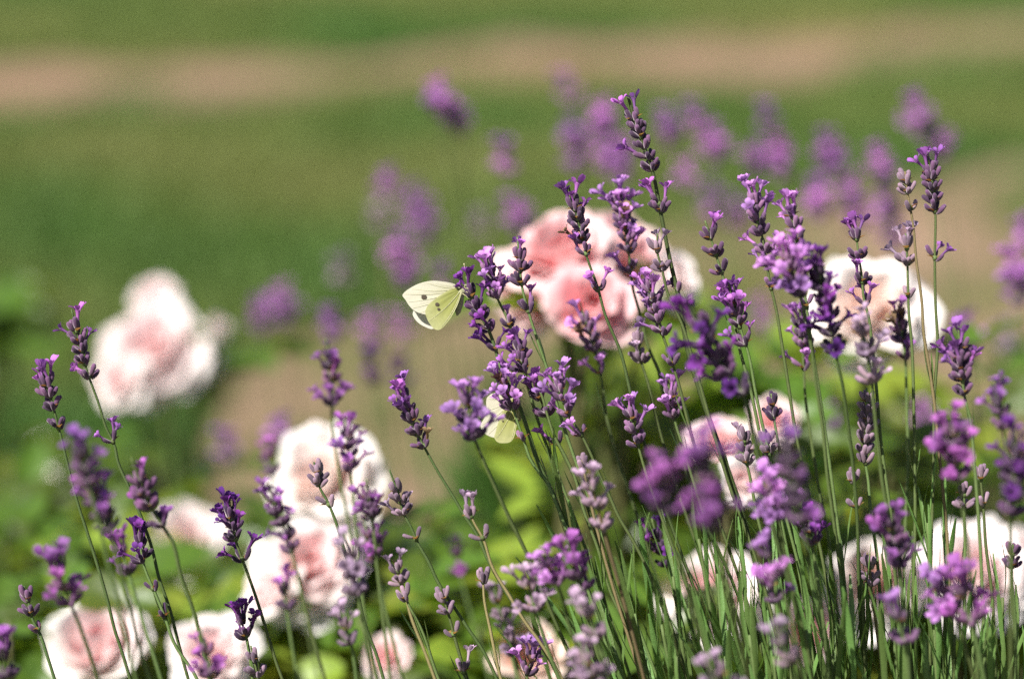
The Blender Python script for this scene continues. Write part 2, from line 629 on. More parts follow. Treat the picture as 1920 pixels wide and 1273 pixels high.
def default_slope(x):
    """how far stems run to the right per pixel downwards: they fan out of the bushes"""
    xs = [-200, 150, 500, 900, 1200, 1450, 1650, 1800, 2000]
    ss = [.30, .36, .40, .42, .26, .17, .07, .02, -.02]
    return float(np.interp(x, xs, ss))


def stalk(label, group, tone, D, bloom, spike, extras, pts, dD=0.012, scale=1.0, dark=False, rad=0.00064):
    """one flower stalk. spike=(y0,y1) photo rows of the main head, extras=[(row, kind)], pts=[(px,py)...] from the tip down"""
    rr = random.Random(round(pts[0][0]) * 131 + round(pts[0][1]))
    pts = [tuple(p) for p in pts]
    if D < .965:
        scale *= 1.1
        dD = .06            # these heads nod towards the camera, their stems stand further back
    if len(pts) == 1:
        x, y = pts[0]
        s = default_slope(x) * rr.uniform(.75, 1.2)
        pts += [(x + s * 130, y + 130), (x + s * 330 + 8, y + 330)]
    while pts[-1][1] < 1300:
        (x0, y0), (x1, y1) = pts[-2], pts[-1]
        s = (x1 - x0) / max(1, y1 - y0)
        s = s * .8 + default_slope(x1) * .2
        pts.append((x1 + s * 150, y1 + 150))
    ytip = pts[0][1]
    pts = [pts[0]] + [(x + rr.uniform(-2.2, 2.2), y) for x, y in pts[1:]]
    P3 = [at(x, y, D + dD * (y - ytip) / 900.0) for x, y in pts]
    # down to the soil
    e, t = P3[-1], (P3[-1] - P3[-2]).normalized()
    foot = Vector((e.x + t.x * 0.10 + 0.01, e.y + 0.03 + rr.uniform(-.02, .02), 0.006))
    mid = Vector((e.x + t.x * 0.07, e.y + t.y * 0.07 + 0.01, e.z * 0.5))
    path = catmull(P3 + [mid, foot], 6)
    root = thing('lavender_stalk', foot, label, 'lavender', group)
    near = abs(D - 1.0) < 0.047
    # stem
    zs = [p.z for p in path]
    n = len(path)
    rads = [rad * scale * (0.62 + 0.5 * min(1, i / (n * .45))) for i in range(n)]
    mb = MB()
    T = Matrix.Translation(-foot)
    mb.tube([T @ p for p in path], rads, 5 if near else 4, 0, True)
    put('stem', mb.mesh('stem', [M_STEMD if dark else (M_DRY if tone == 'g' and rr.random() < .3 else M_STEM)]), root, Matrix.Translation(foot))
    # the head: nodes along the path
    def where(py):
        """point and upward direction where the stem crosses photo row py"""
        for i in range(len(path) - 1):
            a, b = path[i], path[i + 1]
            ya = 636.5 - ((a - cam.location).dot(UP) / (a - cam.location).dot(FW)) / K
            yb = 636.5 - ((b - cam.location).dot(UP) / (b - cam.location).dot(FW)) / K
            if ya <= py <= yb:
                t_ = (py - ya) / max(1e-6, yb - ya)
                return a + (b - a) * t_, (path[max(0, i - 1)] - path[min(len(path) - 1, i + 2)]).normalized()
        return path[0], (path[0] - path[2]).normalized()
    y0, y1 = spike
    step = (0.0033 if near else 0.0037) * scale / (K * D)
    top = min(y0 + (41 if bloom > .05 else 27) / D * scale, y0 + .5 * (y1 - y0))
    rows = [top]
    while rows[-1] + step < y1 - 4:
        gap = step * (1.0 + 0.09 * (len(rows) - 1))
        rows.append(rows[-1] + gap)
    if len(rows) > 1:
        k_ = (y1 - top) / (rows[-1] - top)
        rows = [top + (r_ - top) * k_ for r_ in rows]
    nodes = [(r_, 'tip' if i == 0 else 'm', i / max(1, len(rows) - 1)) for i, r_ in enumerate(rows)]
    nodes += [(r_, k_, 1.0) for r_, k_ in extras]
    for i, (r_, kind, f) in enumerate(nodes):
        p, d = where(r_)
        M = frame_to(p, d, rr.uniform(0, 6.28)) @ Matrix.Scale(scale * .95, 4)
        bl = bloom * .85 * (1.15 - 0.6 * f)
        if near:
            w = put('whorl', WHORL[i % 2], root, M)
            if kind == 'tip':
                lay = bud_layout(rr, 5, 17, min(1, bl + (.25 if bloom > .05 else 0)))
            elif kind == 'm':
                lay = bud_layout(rr, rr.choice((7, 7, 8)), 29 + 13 * f, bl)
            elif kind == 'b':
                lay = bud_layout(rr, 5, 36, bloom * .35)
            elif kind == 'f':
                lay = bud_layout(rr, 3, 38, .85)
            else:
                lay = bud_layout(rr, 2, 34, bloom * .2)
            for B, F in lay:
                put('bud', BUD[tone][rr.randrange(3)], w, M @ B)
                if F is not None:
                    put('flower', FLW['w' if kind == 'm' and f > .35 and rr.random() < .07 else tone][rr.randrange(3)], w, M @ F)
        else:
            bi = 0 if bl < .25 else (1 if bl < .62 else 2)
            if kind in 'bsf':
                bi = max(0, bi - 1) if kind != 'f' else 2
            me = rr.choice(FAR[(tone, bi, 'tip')] if kind in ('tip', 's') else FAR[(tone, bi)])
            put('whorl', me, root, M)
    if near and not dark and rr.random() < .45 or rad > .0008:
        r_ = rr.uniform(.45, .7)
        i = int(len(P3) * 6 * r_)
        p, d = path[i], (path[i - 1] - path[i + 1]).normalized()
        for k in range(2):
            M = frame_to(p, d, rr.uniform(-.3, .3) + k * math.pi) @ Matrix.Translation((.0005, 0, 0)) @ Matrix.Rotation(R(rr.uniform(7, 16)), 4, 'Y')
            put('leaf', SMALL_LEAF[k], root, M)
    return root


SMALL_LEAF = []
for k in range(2):
    _m = MB()
    _m.grid(leaf_strip(.013 + .004 * k, .0021, -.25, .35, 5, .2), 0)
    SMALL_LEAF.append(_m.mesh('stalk_leaf', [M_NEEDLE]))

# ------------------------------------------------------------------ lavender stalks in and near the focus
GF, GN, GB = 'lavender stalks in focus', 'blurred lavender stalks close to the camera', 'blurred lavender stalks behind the roses'
S = stalk
S('tallest lavender stalk, rising above all others with a dark bud spike and lilac tip', GF, 'm', 1.0, .08, (183, 318), [(382, 'f'), (396, 'm'), (541, 's')],
  [(1178, 183), (1196, 240), (1222, 320), (1240, 400), (1260, 500), (1273, 557), (1290, 655), (1305, 713), (1333, 793), (1363, 870), (1383, 930), (1413, 1050), (1450, 1200), (1470, 1300)], dark=True, rad=.001)
S('lavender spike of dark buds standing before the top of the central pink rose', GF, 'm', 1.0, .3, (352, 450), [(476, 'b'), (542, 'f')],
  [(1067, 352), (1083, 410), (1098, 476), (1122, 543), (1135, 587), (1163, 660), (1183, 747), (1215, 860), (1262, 1000), (1330, 1180), (1370, 1300)], dark=True)
S('full lilac lavender head beside the dark-budded spike over the central pink rose', GF, 'l', 1.03, .55, (342, 470), [(505, 'm')],
  [(1150, 342), (1168, 410), (1178, 470), (1187, 540), (1200, 587), (1213, 640), (1240, 707), (1262, 800), (1310, 960), (1390, 1180), (1430, 1300)])
S('short stout grey-purple bud head touching the stem of the tallest stalk', GF, 'g', 1.0, .1, (438, 503), [],
  [(1233, 438), (1233, 470), (1240, 505), (1253, 547), (1277, 607), (1300, 680), (1328, 780), (1365, 900), (1420, 1060), (1480, 1300)])
S('small two-tier lavender head before the pale edge of the central rose', GF, 'm', 1.0, .3, (445, 532), [(583, 'b')],
  [(970, 445), (976, 490), (979, 533), (993, 587), (1010, 640), (1027, 693), (1050, 780), (1090, 900), (1145, 1050), (1240, 1300)])
S('lilac flowering head just above the spike the first butterfly feeds on', GF, 'l', 1.01, .65, (474, 556), [(610, 'b')],
  [(908, 474), (922, 515), (935, 560), (950, 598), (963, 630), (985, 710), (1010, 790), (1060, 930), (1130, 1120), (1190, 1300)])
S('dark purple lavender spike that the first white butterfly clings to', GF, 'd', 1.0, .35, (516, 617), [(655, 'f')],
  [(874, 518), (882, 545), (897, 580), (913, 617), (930, 657), (940, 690), (973, 760), (990, 813), (1007, 860), (1023, 900), (1037, 923), (1053, 970), (1077, 1030), (1100, 1100), (1127, 1167), (1157, 1260), (1170, 1300)], dark=True, rad=.0009)
S('compact purple head below the central rose with lilac flowers on its top', GF, 'm', 1.0, .45, (626, 695), [],
  [(966, 626), (976, 660), (985, 695), (1005, 723), (1027, 787), (1037, 813), (1060, 857), (1077, 893), (1093, 950), (1120, 1030), (1143, 1103), (1185, 1200), (1220, 1300)])
S('lilac flowers on the spike in front of the second butterfly', GF, 'l', .995, .75, (680, 766), [(822, 's')],
  [(935, 680), (948, 725), (960, 767), (980, 818), (1000, 870), (1022, 900), (1045, 948), (1080, 1040), (1120, 1160), (1165, 1300)])
S('bright bunch of lilac flowers beside the antennae of the second butterfly', GF, 'l', .99, .85, (692, 775), [(815, 'f')],
  [(1042, 692), (1054, 735), (1066, 775), (1090, 818), (1107, 853), (1123, 890), (1140, 927), (1160, 967), (1187, 1017), (1230, 1100), (1300, 1300)])
S('lilac head half hidden beside the bright flower bunch, loose buds further down', GF, 'm', 1.005, .6, (715, 778), [(832, 's')],
  [(1000, 715), (1014, 750), (1027, 787), (1042, 822), (1062, 862), (1090, 925), (1120, 1010), (1160, 1120), (1230, 1300)])
S('single leaning lavender spike on bare background between the white roses and the second butterfly', GF, 'm', 1.0, .22, (713, 836), [],
  [(738, 713), (758, 760), (778, 805), (797, 840), (820, 883), (850, 933), (870, 967), (893, 1003), (917, 1050), (947, 1107), (973, 1150), (1000, 1190), (1027, 1233), (1060, 1300)], dark=True)
S('pale budding sprig crossing the stem of the single leaning spike', GF, 'g', .985, .1, (948, 985), [(1008, 's')],
  [(878, 948), (888, 975), (905, 1010), (925, 1062), (955, 1115), (985, 1165), (1010, 1200), (1070, 1300)])
S('grey-budded lavender spike with one lilac side flower, beside the creamy white rose', GF, 'g', 1.0, .18, (880, 962), [(1010, 's')],
  [(730, 880), (743, 920), (756, 963), (768, 987), (783, 1020), (800, 1050), (823, 1093), (847, 1130), (877, 1177), (907, 1220), (945, 1300)], dark=True)
S('thin lavender sprig of few grey buds before the creamy white rose', GF, 'g', 1.0, .0, (866, 908), [(946, 's')],
  [(588, 866), (596, 890), (600, 910), (613, 940), (627, 973), (647, 1037), (670, 1113), (687, 1177), (703, 1223), (725, 1300)], dark=True)
S('small grey bud sprig low between bright leaves and the orange rose', GF, 'g', 1.0, .0, (1100, 1146), [(1188, 's')],
  [(825, 1100), (833, 1125), (840, 1150), (853, 1203), (865, 1245), (885, 1300)])
S('tiny pale bud sprig standing straight above the orange rose', GF, 'g', 1.0, .1, (1072, 1108), [],
  [(903, 1072), (906, 1090), (909, 1120), (920, 1183), (937, 1260), (945, 1300)])
S('short flowering sprig in front of the orange rose at the lower edge', GF, 'l', 1.0, .6, (1218, 1262), [],
  [(1000, 1215), (995, 1240), (988, 1262), (1000, 1300), (1010, 1340)])
S('few buds on a stalk cut by the lower edge, next to the orange rose', GF, 'g', 1.0, .1, (1245, 1273), [],
  [(866, 1243), (870, 1270), (882, 1310)])
S('grey two-flowered sprig above pale leaves below the creamy roses', GF, 'g', 1.02, .25, (1050, 1092), [],
  [(738, 1048), (748, 1075), (758, 1110), (768, 1150), (800, 1230), (825, 1300)])
S('thin stalk with a single closed bud above pale leaves', GF, 'g', 1.0, .0, (1112, 1130), [],
  [(757, 1112), (766, 1135), (787, 1175), (820, 1263), (835, 1300)])
# around the left white rose
S('lavender spike with pink flowers at the tip in front of the large white rose', GF, 'm', 1.0, .12, (580, 706), [(828, 'f')],
  [(134, 580), (148, 640), (167, 707), (187, 757), (200, 800), (213, 837), (223, 865), (240, 910), (263, 970), (283, 1027), (300, 1083), (317, 1143), (333, 1200), (362, 1300)], dark=True)
S('grey-budded lavender spike with one purple flower, leftmost of the sharp spikes', GF, 'm', 1.0, .1, (684, 764), [(802, 'b')],
  [(72, 684), (86, 720), (101, 764), (113, 813), (147, 950), (167, 1007), (183, 1063), (200, 1123), (217, 1180), (233, 1230), (252, 1300)], dark=True)
S('sharp little bunch of dark violet flowers under the blurred heads beside the large white rose', GF, 'd', 1.0, .7, (990, 1050), [(1103, 's'), (1155, 's')],
  [(262, 988), (262, 1020), (268, 1055), (293, 1113), (310, 1155), (327, 1203), (367, 1270), (380, 1300)])
S('small spike of closed purple buds low by the left edge of the picture', GF, 'm', 1.0, .0, (1098, 1150), [(1180, 's')],
  [(45, 1098), (52, 1125), (60, 1155), (77, 1193), (90, 1227), (112, 1300)], dark=True)
S('dark violet flower sprig between two blurred white roses', GF, 'd', 1.0, .75, (936, 1010), [(1048, 'f')],
  [(430, 936), (436, 975), (444, 1020), (463, 1070), (480, 1123), (500, 1183), (520, 1243), (538, 1300)])
S('two violet flowers on a short sprig before a blurred rose', GF, 'd', 1.0, .8, (1140, 1192), [],
  [(448, 1140), (455, 1165), (461, 1195), (468, 1240), (478, 1300)])
S('grey bud sprig beside the pink rose at the lower edge', GF, 'g', 1.0, .0, (1212, 1264), [],
  [(470, 1210), (478, 1240), (485, 1270), (492, 1310)])
# right of the central rose
S('soft lilac and grey head in front of the lower bloom of the central pink rose', GF, 'l', 1.045, .35, (566, 660), [(700, 'f')],
  [(1087, 566), (1102, 620), (1117, 667), (1127, 717), (1140, 787), (1153, 840), (1180, 930), (1230, 1080), (1290, 1300)])
S('greyish lavender head with drooping buds below the central pink rose', GF, 'g', 1.02, .15, (612, 676), [],
  [(1195, 612), (1199, 645), (1204, 676), (1213, 715), (1230, 780), (1262, 890), (1310, 1040), (1380, 1300)])
S('lilac lavender spike over the white edge of the central rose', GF, 'l', 1.005, .45, (505, 624), [(682, 'b')],
  [(1212, 505), (1224, 560), (1238, 620), (1260, 682), (1272, 720), (1290, 790), (1330, 920), (1390, 1100), (1450, 1300)])
S('lavender head of few purple flowers and spread buds alone between the two large rose groups', GF, 'm', 1.0, .12, (414, 478), [(510, 'b')],
  [(1322, 414), (1333, 445), (1343, 480), (1356, 524), (1367, 583), (1377, 610), (1390, 660), (1407, 727), (1423, 813), (1450, 930), (1500, 1120), (1535, 1300)])
S('small purple flowering tier just under the solitary head between the rose groups', GF, 'm', .995, .6, (530, 612), [(645, 'b')],
  [(1366, 530), (1376, 570), (1388, 612), (1402, 660), (1418, 740), (1440, 850), (1480, 1000), (1520, 1150), (1550, 1300)])
S('tall pale lilac spike with open flowers at the top of the dense group', GF, 'l', .99, .6, (340, 436), [(470, 'm'), (495, 'm'), (540, 's')],
  [(1410, 340), (1418, 390), (1427, 440), (1442, 521), (1456, 590), (1467, 647), (1480, 727), (1493, 807), (1515, 920), (1550, 1080), (1580, 1300)])
S('lilac spike with pink open flowers rising next to the tall pale spike', GF, 'l', .985, .5, (364, 452), [(575, 's')],
  [(1473, 364), (1484, 410), (1494, 455), (1510, 560), (1522, 637), (1532, 717), (1545, 803), (1557, 887), (1570, 980), (1580, 1080), (1600, 1300)])
S('thick soft lilac head in the middle of the dense group', GN, 'l', .95, .7, (440, 552), [],
  [(1474, 440), (1484, 500), (1498, 556), (1512, 597), (1520, 637), (1530, 717), (1543, 803), (1553, 887), (1563, 980), (1580, 1103), (1600, 1300)])
S('dark purple head leaning out of the dense group over the cream rose', GN, 'd', .95, .45, (472, 655), [],
  [(1520, 472), (1540, 530), (1557, 600), (1567, 660), (1576, 710), (1587, 787), (1597, 860), (1607, 970), (1613, 1117), (1620, 1300)], dark=True)
S('narrow lilac spike standing before the cream rose', GF, 'l', 1.03, .5, (578, 648), [(690, 'f')],
  [(1500, 578), (1504, 620), (1507, 667), (1510, 747), (1520, 827), (1533, 910), (1547, 980), (1568, 1120), (1585, 1300)])
S('neat lavender spike with lilac tip centred over the cream rose', GF, 'm', 1.0, .25, (415, 482), [(528, 'b'), (570, 'f')],
  [(1604, 415), (1609, 460), (1617, 524), (1621, 555), (1628, 597), (1633, 643), (1643, 727), (1653, 820), (1670, 947), (1685, 1060), (1700, 1300)])
S('greyish faded head low in front of the cream rose', GN, 'g', .945, .2, (590, 662), [(712, 'm')],
  [(1606, 590), (1618, 630), (1630, 690), (1638, 760), (1650, 860), (1672, 1010), (1700, 1300)])
S('small two-tier bud head next to the flowering stalk at the upper right', GF, 'g', 1.0, .0, (322, 360), [(390, 's')],
  [(1697, 322), (1701, 359), (1710, 421), (1717, 487), (1727, 572), (1733, 620), (1743, 693), (1752, 747), (1762, 850), (1775, 980), (1790, 1300)])
S('lavender spike with big lilac flower on top, highest on the right side', GF, 'm', 1.0, .2, (284, 396), [(484, 'f')],
  [(1738, 284), (1746, 330), (1755, 397), (1755, 483), (1755, 572), (1757, 643), (1752, 747), (1750, 860), (1747, 980), (1745, 1090), (1742, 1300)])
S('grey bud head in front of the cream rose, under the two tall right-hand stalks', GF, 'g', 1.005, .1, (438, 494), [(554, 's')],
  [(1698, 438), (1700, 470), (1702, 520), (1706, 590), (1711, 643), (1714, 747), (1717, 847), (1714, 980), (1712, 1090), (1708, 1300)])
S('soft head with a bright magenta flower at its foot beside the cream rose', GF, 'p', 1.04, .3, (570, 640), [(672, 'f')],
  [(1684, 570), (1690, 610), (1697, 660), (1700, 740), (1701, 860), (1697, 1000), (1690, 1300)])
S('stout purple spike standing alone beyond the cream rose', GF, 'm', .975, .3, (612, 736), [],
  [(1797, 612), (1803, 670), (1810, 740), (1818, 790), (1827, 860), (1833, 970), (1842, 1100), (1850, 1300)], scale=1.05)
S('withered grey-lavender spike low among the right stems', GF, 'g', 1.0, .0, (727, 850), [(868, 'b')],
  [(1625, 727), (1625, 790), (1622, 850), (1628, 905), (1633, 943), (1642, 1040), (1655, 1300)])
S('three grey buds spread like a crown on a stem before bright leaves', GF, 'g', .99, .0, (884, 922), [(950, 's')],
  [(1600, 884), (1602, 915), (1607, 970), (1611, 1040), (1618, 1140), (1622, 1300)])
S('purple flowers and grey buds in a loose head beneath the central rose', GF, 'l', 1.0, .5, (745, 832), [],
  [(1172, 745), (1184, 785), (1196, 832), (1214, 890), (1245, 980), (1290, 1110), (1345, 1300)])
S('lilac flower cluster right under the dark blurred head', GF, 'l', 1.015, .55, (712, 782), [],
  [(1252, 712), (1258, 745), (1265, 782), (1280, 840), (1310, 930), (1360, 1080), (1420, 1300)])
S('faded buds standing before the salmon rose bloom', GF, 'g', .995, .05, (800, 868), [],
  [(1388, 800), (1396, 835), (1402, 868), (1408, 900), (1420, 960), (1450, 1080), (1490, 1300)])
S('small dark buds seen against the round pink bloom', GF, 'd', 1.0, .0, (738, 782), [],
  [(1446, 738), (1450, 760), (1454, 790), (1462, 850), (1478, 960), (1510, 1130), (1535, 1300)])
S('grey upright buds close beside the salmon rose, above a lilac blurred head', GF, 'g', 1.0, .0, (806, 850), [],
  [(1434, 806), (1438, 830), (1443, 855), (1452, 905), (1470, 1000), (1500, 1140), (1530, 1300)])
S('few greyish buds on a stalk beside the dark right-hand head', GF, 'g', 1.0, .0, (905, 950), [],
  [(1806, 905), (1808, 925), (1808, 955), (1809, 1010), (1810, 1090), (1812, 1300)])
S('grey two-tier buds near the lower right white rose', GF, 'g', 1.0, .05, (884, 912), [(945, 's')],
  [(1838, 884), (1841, 905), (1844, 950), (1850, 1020), (1858, 1110), (1866, 1300)])
S('small bud sprig near the right border above the white rose', GF, 'm', .985, .1, (1020, 1060), [],
  [(1900, 1020), (1900, 1045), (1897, 1080), (1900, 1140), (1905, 1300)])
S('dark bud head half-way down the stems between two blurred heads', GF, 'd', 1.03, .35, (972, 1060), [],
  [(1222, 972), (1236, 1015), (1252, 1062), (1275, 1120), (1310, 1200), (1350, 1300)])
S('violet flower tip beside the round lilac blurred head', GF, 'd', .97, .5, (976, 1020), [],
  [(1516, 976), (1520, 1000), (1524, 1030), (1535, 1100), (1555, 1300)])
S('pale seed head among stems in front of the peach rose', GF, 'g', 1.0, .05, (1036, 1092), [],
  [(1626, 1036), (1630, 1062), (1634, 1096), (1642, 1150), (1655, 1300)])
S('small sunlit white-grey buds above a round blurred head', GF, 'g', 1.0, .0, (862, 892), [],
  [(1090, 862), (1093, 880), (1097, 900), (1112, 960), (1140, 1060), (1210, 1300)])
S('soft lilac head beside the second butterfly', GN, 'l', .952, .6, (712, 818), [],
  [(876, 712), (882, 770), (890, 820), (907, 863), (930, 917), (953, 967), (980, 1020), (1010, 1085), (1040, 1160), (1100, 1300)])
# blurred, between the camera and the focus
S('large shaded dark violet head hanging over the salmon rose', GN, 'd', .93, .5, (556, 735), [],
  [(1285, 556), (1318, 625), (1352, 680), (1392, 735), (1402, 770), (1413, 815), (1423, 860), (1450, 980), (1490, 1140), (1520, 1300)], dark=True, scale=1.25)  # the shade on this head is in its dark tone
S('big hazy lilac head in front of the salmon rose', GN, 'p', .83, .6, (800, 985), [],
  [(1310, 800), (1322, 880), (1332, 960), (1350, 1050), (1385, 1180), (1410, 1300)], scale=.95)
S('hazy purple head beside the big lilac one, before bright leaves', GN, 'p', .85, .6, (835, 960), [],
  [(1225, 835), (1238, 890), (1250, 960), (1275, 1060), (1310, 1180), (1345, 1300)], scale=.85)
S('big hazy plum head with a bright lilac side flower', GN, 'm', .87, .25, (795, 975), [],
  [(1468, 795), (1482, 870), (1500, 960), (1518, 1050), (1540, 1180), (1555, 1300)], scale=1.0)
S('lilac flowers glowing at the flank of the big plum head', GN, 'l', .93, .8, (875, 975), [],
  [(1443, 875), (1450, 925), (1460, 985), (1480, 1080), (1510, 1200), (1530, 1300)], scale=.85)
S('deep purple head with one round magenta flower before the lower right white roses', GN, 'p', .93, .55, (942, 1060), [],
  [(1662, 942), (1674, 1000), (1684, 1065), (1695, 1150), (1708, 1300)])
S('wide cluster of large lilac flowers near the lower right corner', GN, 'p', .92, .85, (1070, 1165), [],
  [(1796, 1070), (1806, 1120), (1822, 1170), (1835, 1230), (1850, 1300)], scale=1.15)
S('second lilac cluster joined to the wide one near the lower right corner', GN, 'l', .93, .7, (1068, 1150), [],
  [(1752, 1075), (1770, 1115), (1790, 1155), (1815, 1220), (1835, 1300)], scale=.9)
S('hazy purple head before the green between cream rose and right border', GN, 'p', .91, .5, (765, 900), [],
  [(1780, 765), (1790, 830), (1800, 900), (1812, 1000), (1825, 1140), (1835, 1300)])
S('dark purple blurred head cut by the right border', GN, 'd', .9, .4, (800, 965), [],
  [(1902, 800), (1900, 880), (1897, 965), (1895, 1080), (1895, 1300)])
S('purple blurred head just above the dark one by the right border', GN, 'm', .92, .5, (715, 800), [],
  [(1862, 715), (1872, 760), (1882, 805), (1890, 900), (1898, 1080), (1905, 1300)], scale=.85)
S('blurred lilac head among needle leaves under the plum head', GN, 'l', .92, .6, (1008, 1080), [],
  [(1425, 1008), (1442, 1045), (1460, 1085), (1480, 1150), (1510, 1300)], scale=.85)
S('faded grey blurred head among needle leaves at the lower edge', GN, 'g', .9, .25, (1170, 1240), [],
  [(1455, 1170), (1468, 1205), (1485, 1245), (1500, 1300)])
S('pale purple blurred head among the leaves below the magenta-flowered head', GN, 'l', .92, .5, (1125, 1200), [],
  [(1674, 1125), (1684, 1165), (1695, 1205), (1705, 1300)])
S('small blurred violet buds under the round lilac head between leaves', GN, 'm', .94, .3, (1075, 1125), [],
  [(1432, 1075), (1446, 1100), (1462, 1130), (1490, 1220), (1510, 1300)], scale=.8)
S('grey blurred head cut by the lower edge below needle leaves', GN, 'g', .9, .15, (1235, 1300), [],
  [(1335, 1235), (1350, 1270), (1370, 1320)])
S('bright lilac blurred cluster in front of the dark green bush', GN, 'p', .94, .8, (1010, 1110), [],
  [(1062, 1010), (1075, 1060), (1092, 1115), (1115, 1190), (1150, 1300)])
S('greyish blurred head beside the bright lilac cluster', GN, 'g', .95, .3, (1062, 1140), [],
  [(982, 1062), (990, 1100), (1002, 1140), (1025, 1210), (1060, 1300)])
S('smaller lilac head wedged against the bright lilac cluster', GN, 'l', .94, .6, (1042, 1092), [],
  [(1020, 1042), (1030, 1070), (1044, 1096), (1070, 1180), (1115, 1300)], scale=.85)
S('purple-grey blurred head below the bright lilac cluster', GN, 'g', .92, .35, (1120, 1195), [],
  [(1095, 1120), (1107, 1160), (1122, 1200), (1150, 1300)])
S('large grey-violet blurred head at the lower edge left of the needle leaves', GN, 'g', .91, .3, (1200, 1290), [],
  [(1085, 1200), (1098, 1245), (1115, 1290), (1125, 1330)])
S('round grey-mauve blurred ball under small pale buds', GN, 'g', .945, .25, (880, 950), [(990, 'b')],
  [(1104, 880), (1112, 915), (1120, 955), (1132, 1000), (1160, 1100), (1215, 1300)])
S('faded greyish blurred head over the orange rose', GN, 'g', 1.07, .25, (1095, 1160), [],
  [(926, 1095), (933, 1130), (942, 1165), (960, 1240), (980, 1300)])
S('mauve blurred buds in front of the orange rose', GN, 'g', 1.06, .3, (1180, 1225), [],
  [(952, 1180), (958, 1205), (965, 1230), (985, 1300)])
S('round purple blurred ball in front of the dark green bush', GN, 'p', 1.16, .45, (1010, 1075), [],
  [(853, 1010), (857, 1045), (864, 1080), (885, 1160), (925, 1300)])
S('grey-mauve blurred ball before pale leaves at the lower edge', GN, 'g', .94, .3, (1150, 1205), [],
  [(646, 1150), (650, 1180), (657, 1210), (672, 1300)], scale=.9)
S('hazy grey-lilac head in front of the pinkish rose under the creamy one', GN, 'g', .93, .35, (1000, 1110), [],
  [(645, 1000), (658, 1055), (672, 1115), (690, 1200), (712, 1300)])
S('lilac blurred head before the edge of the creamy white rose', GN, 'm', 1.07, .55, (783, 882), [],
  [(646, 783), (652, 830), (658, 885), (664, 960), (675, 1060), (700, 1300)])
S('bright purple blurred head beside the creamy white rose, below its lilac neighbour', GN, 'p', 1.06, .6, (898, 970), [],
  [(687, 898), (693, 935), (700, 972), (708, 1060), (735, 1300)])
S('magenta-lilac blurred head beside the pinkish rose, topmost over pale leaves', GN, 'p', 1.07, .6, (968, 1048), [],
  [(680, 968), (690, 1005), (702, 1050), (722, 1140), (760, 1300)])
S('mauve blurred sprig crossing the pinkish rose', GN, 'm', 1.07, .3, (905, 1030), [],
  [(503, 905), (520, 960), (545, 1025), (560, 1090), (590, 1200), (615, 1300)])
S('plum blurred ball at the upper edge of the creamy white rose', GN, 'p', 1.16, .4, (828, 888), [],
  [(500, 828), (504, 860), (512, 892), (540, 1000), (600, 1300)])
S('purple blurred head with two tiers standing free above the creamy white rose', GN, 'p', 1.085, .55, (634, 712), [(755, 'f')],
  [(611, 634), (618, 675), (621, 720), (620, 775), (632, 860), (655, 1000), (700, 1300)])
S('hazy purple head under the leftmost sharp spike', GN, 'm', .89, .35, (812, 905), [],
  [(138, 812), (150, 855), (164, 905), (180, 960), (215, 1100), (260, 1300)], scale=.9)
S('long hazy purple head beneath the first hazy one by the left spikes', GN, 'm', .9, .4, (880, 995), [],
  [(160, 880), (182, 935), (205, 995), (225, 1070), (260, 1200), (285, 1300)], scale=.95)
S('pinkish-purple blurred head crossed by the stem of the spike at the large white rose', GN, 'p', .945, .5, (858, 948), [(985, 'm')],
  [(246, 858), (262, 905), (282, 950), (302, 985), (320, 1010), (340, 1083), (360, 1130), (400, 1300)])
S('brownish-purple blurred head behind the bunch of dark violet flowers', GN, 'm', 1.06, .3, (1008, 1072), [],
  [(222, 1008), (230, 1040), (240, 1075), (262, 1150), (310, 1300)], scale=1.1)
S('rich magenta blurred head above the rose at the lower left', GN, 'p', .92, .65, (1030, 1132), [],
  [(100, 1030), (114, 1080), (132, 1132), (148, 1170), (167, 1227), (190, 1300)])
S('purple blurred head in front of the round pink rose at the lower edge', GN, 'p', .93, .55, (1178, 1265), [],
  [(374, 1178), (387, 1225), (398, 1270), (405, 1320)])
S('greyish purple blurred head cut by the left border at the bottom', GN, 'm', .92, .3, (1195, 1270), [],
  [(2, 1195), (6, 1235), (12, 1280), (20, 1320)])
S('faint violet blurred buds next to the pinkish rose leaves', GN, 'm', 1.08, .4, (1080, 1140), [],
  [(528, 1080), (533, 1110), (540, 1145), (560, 1300)])
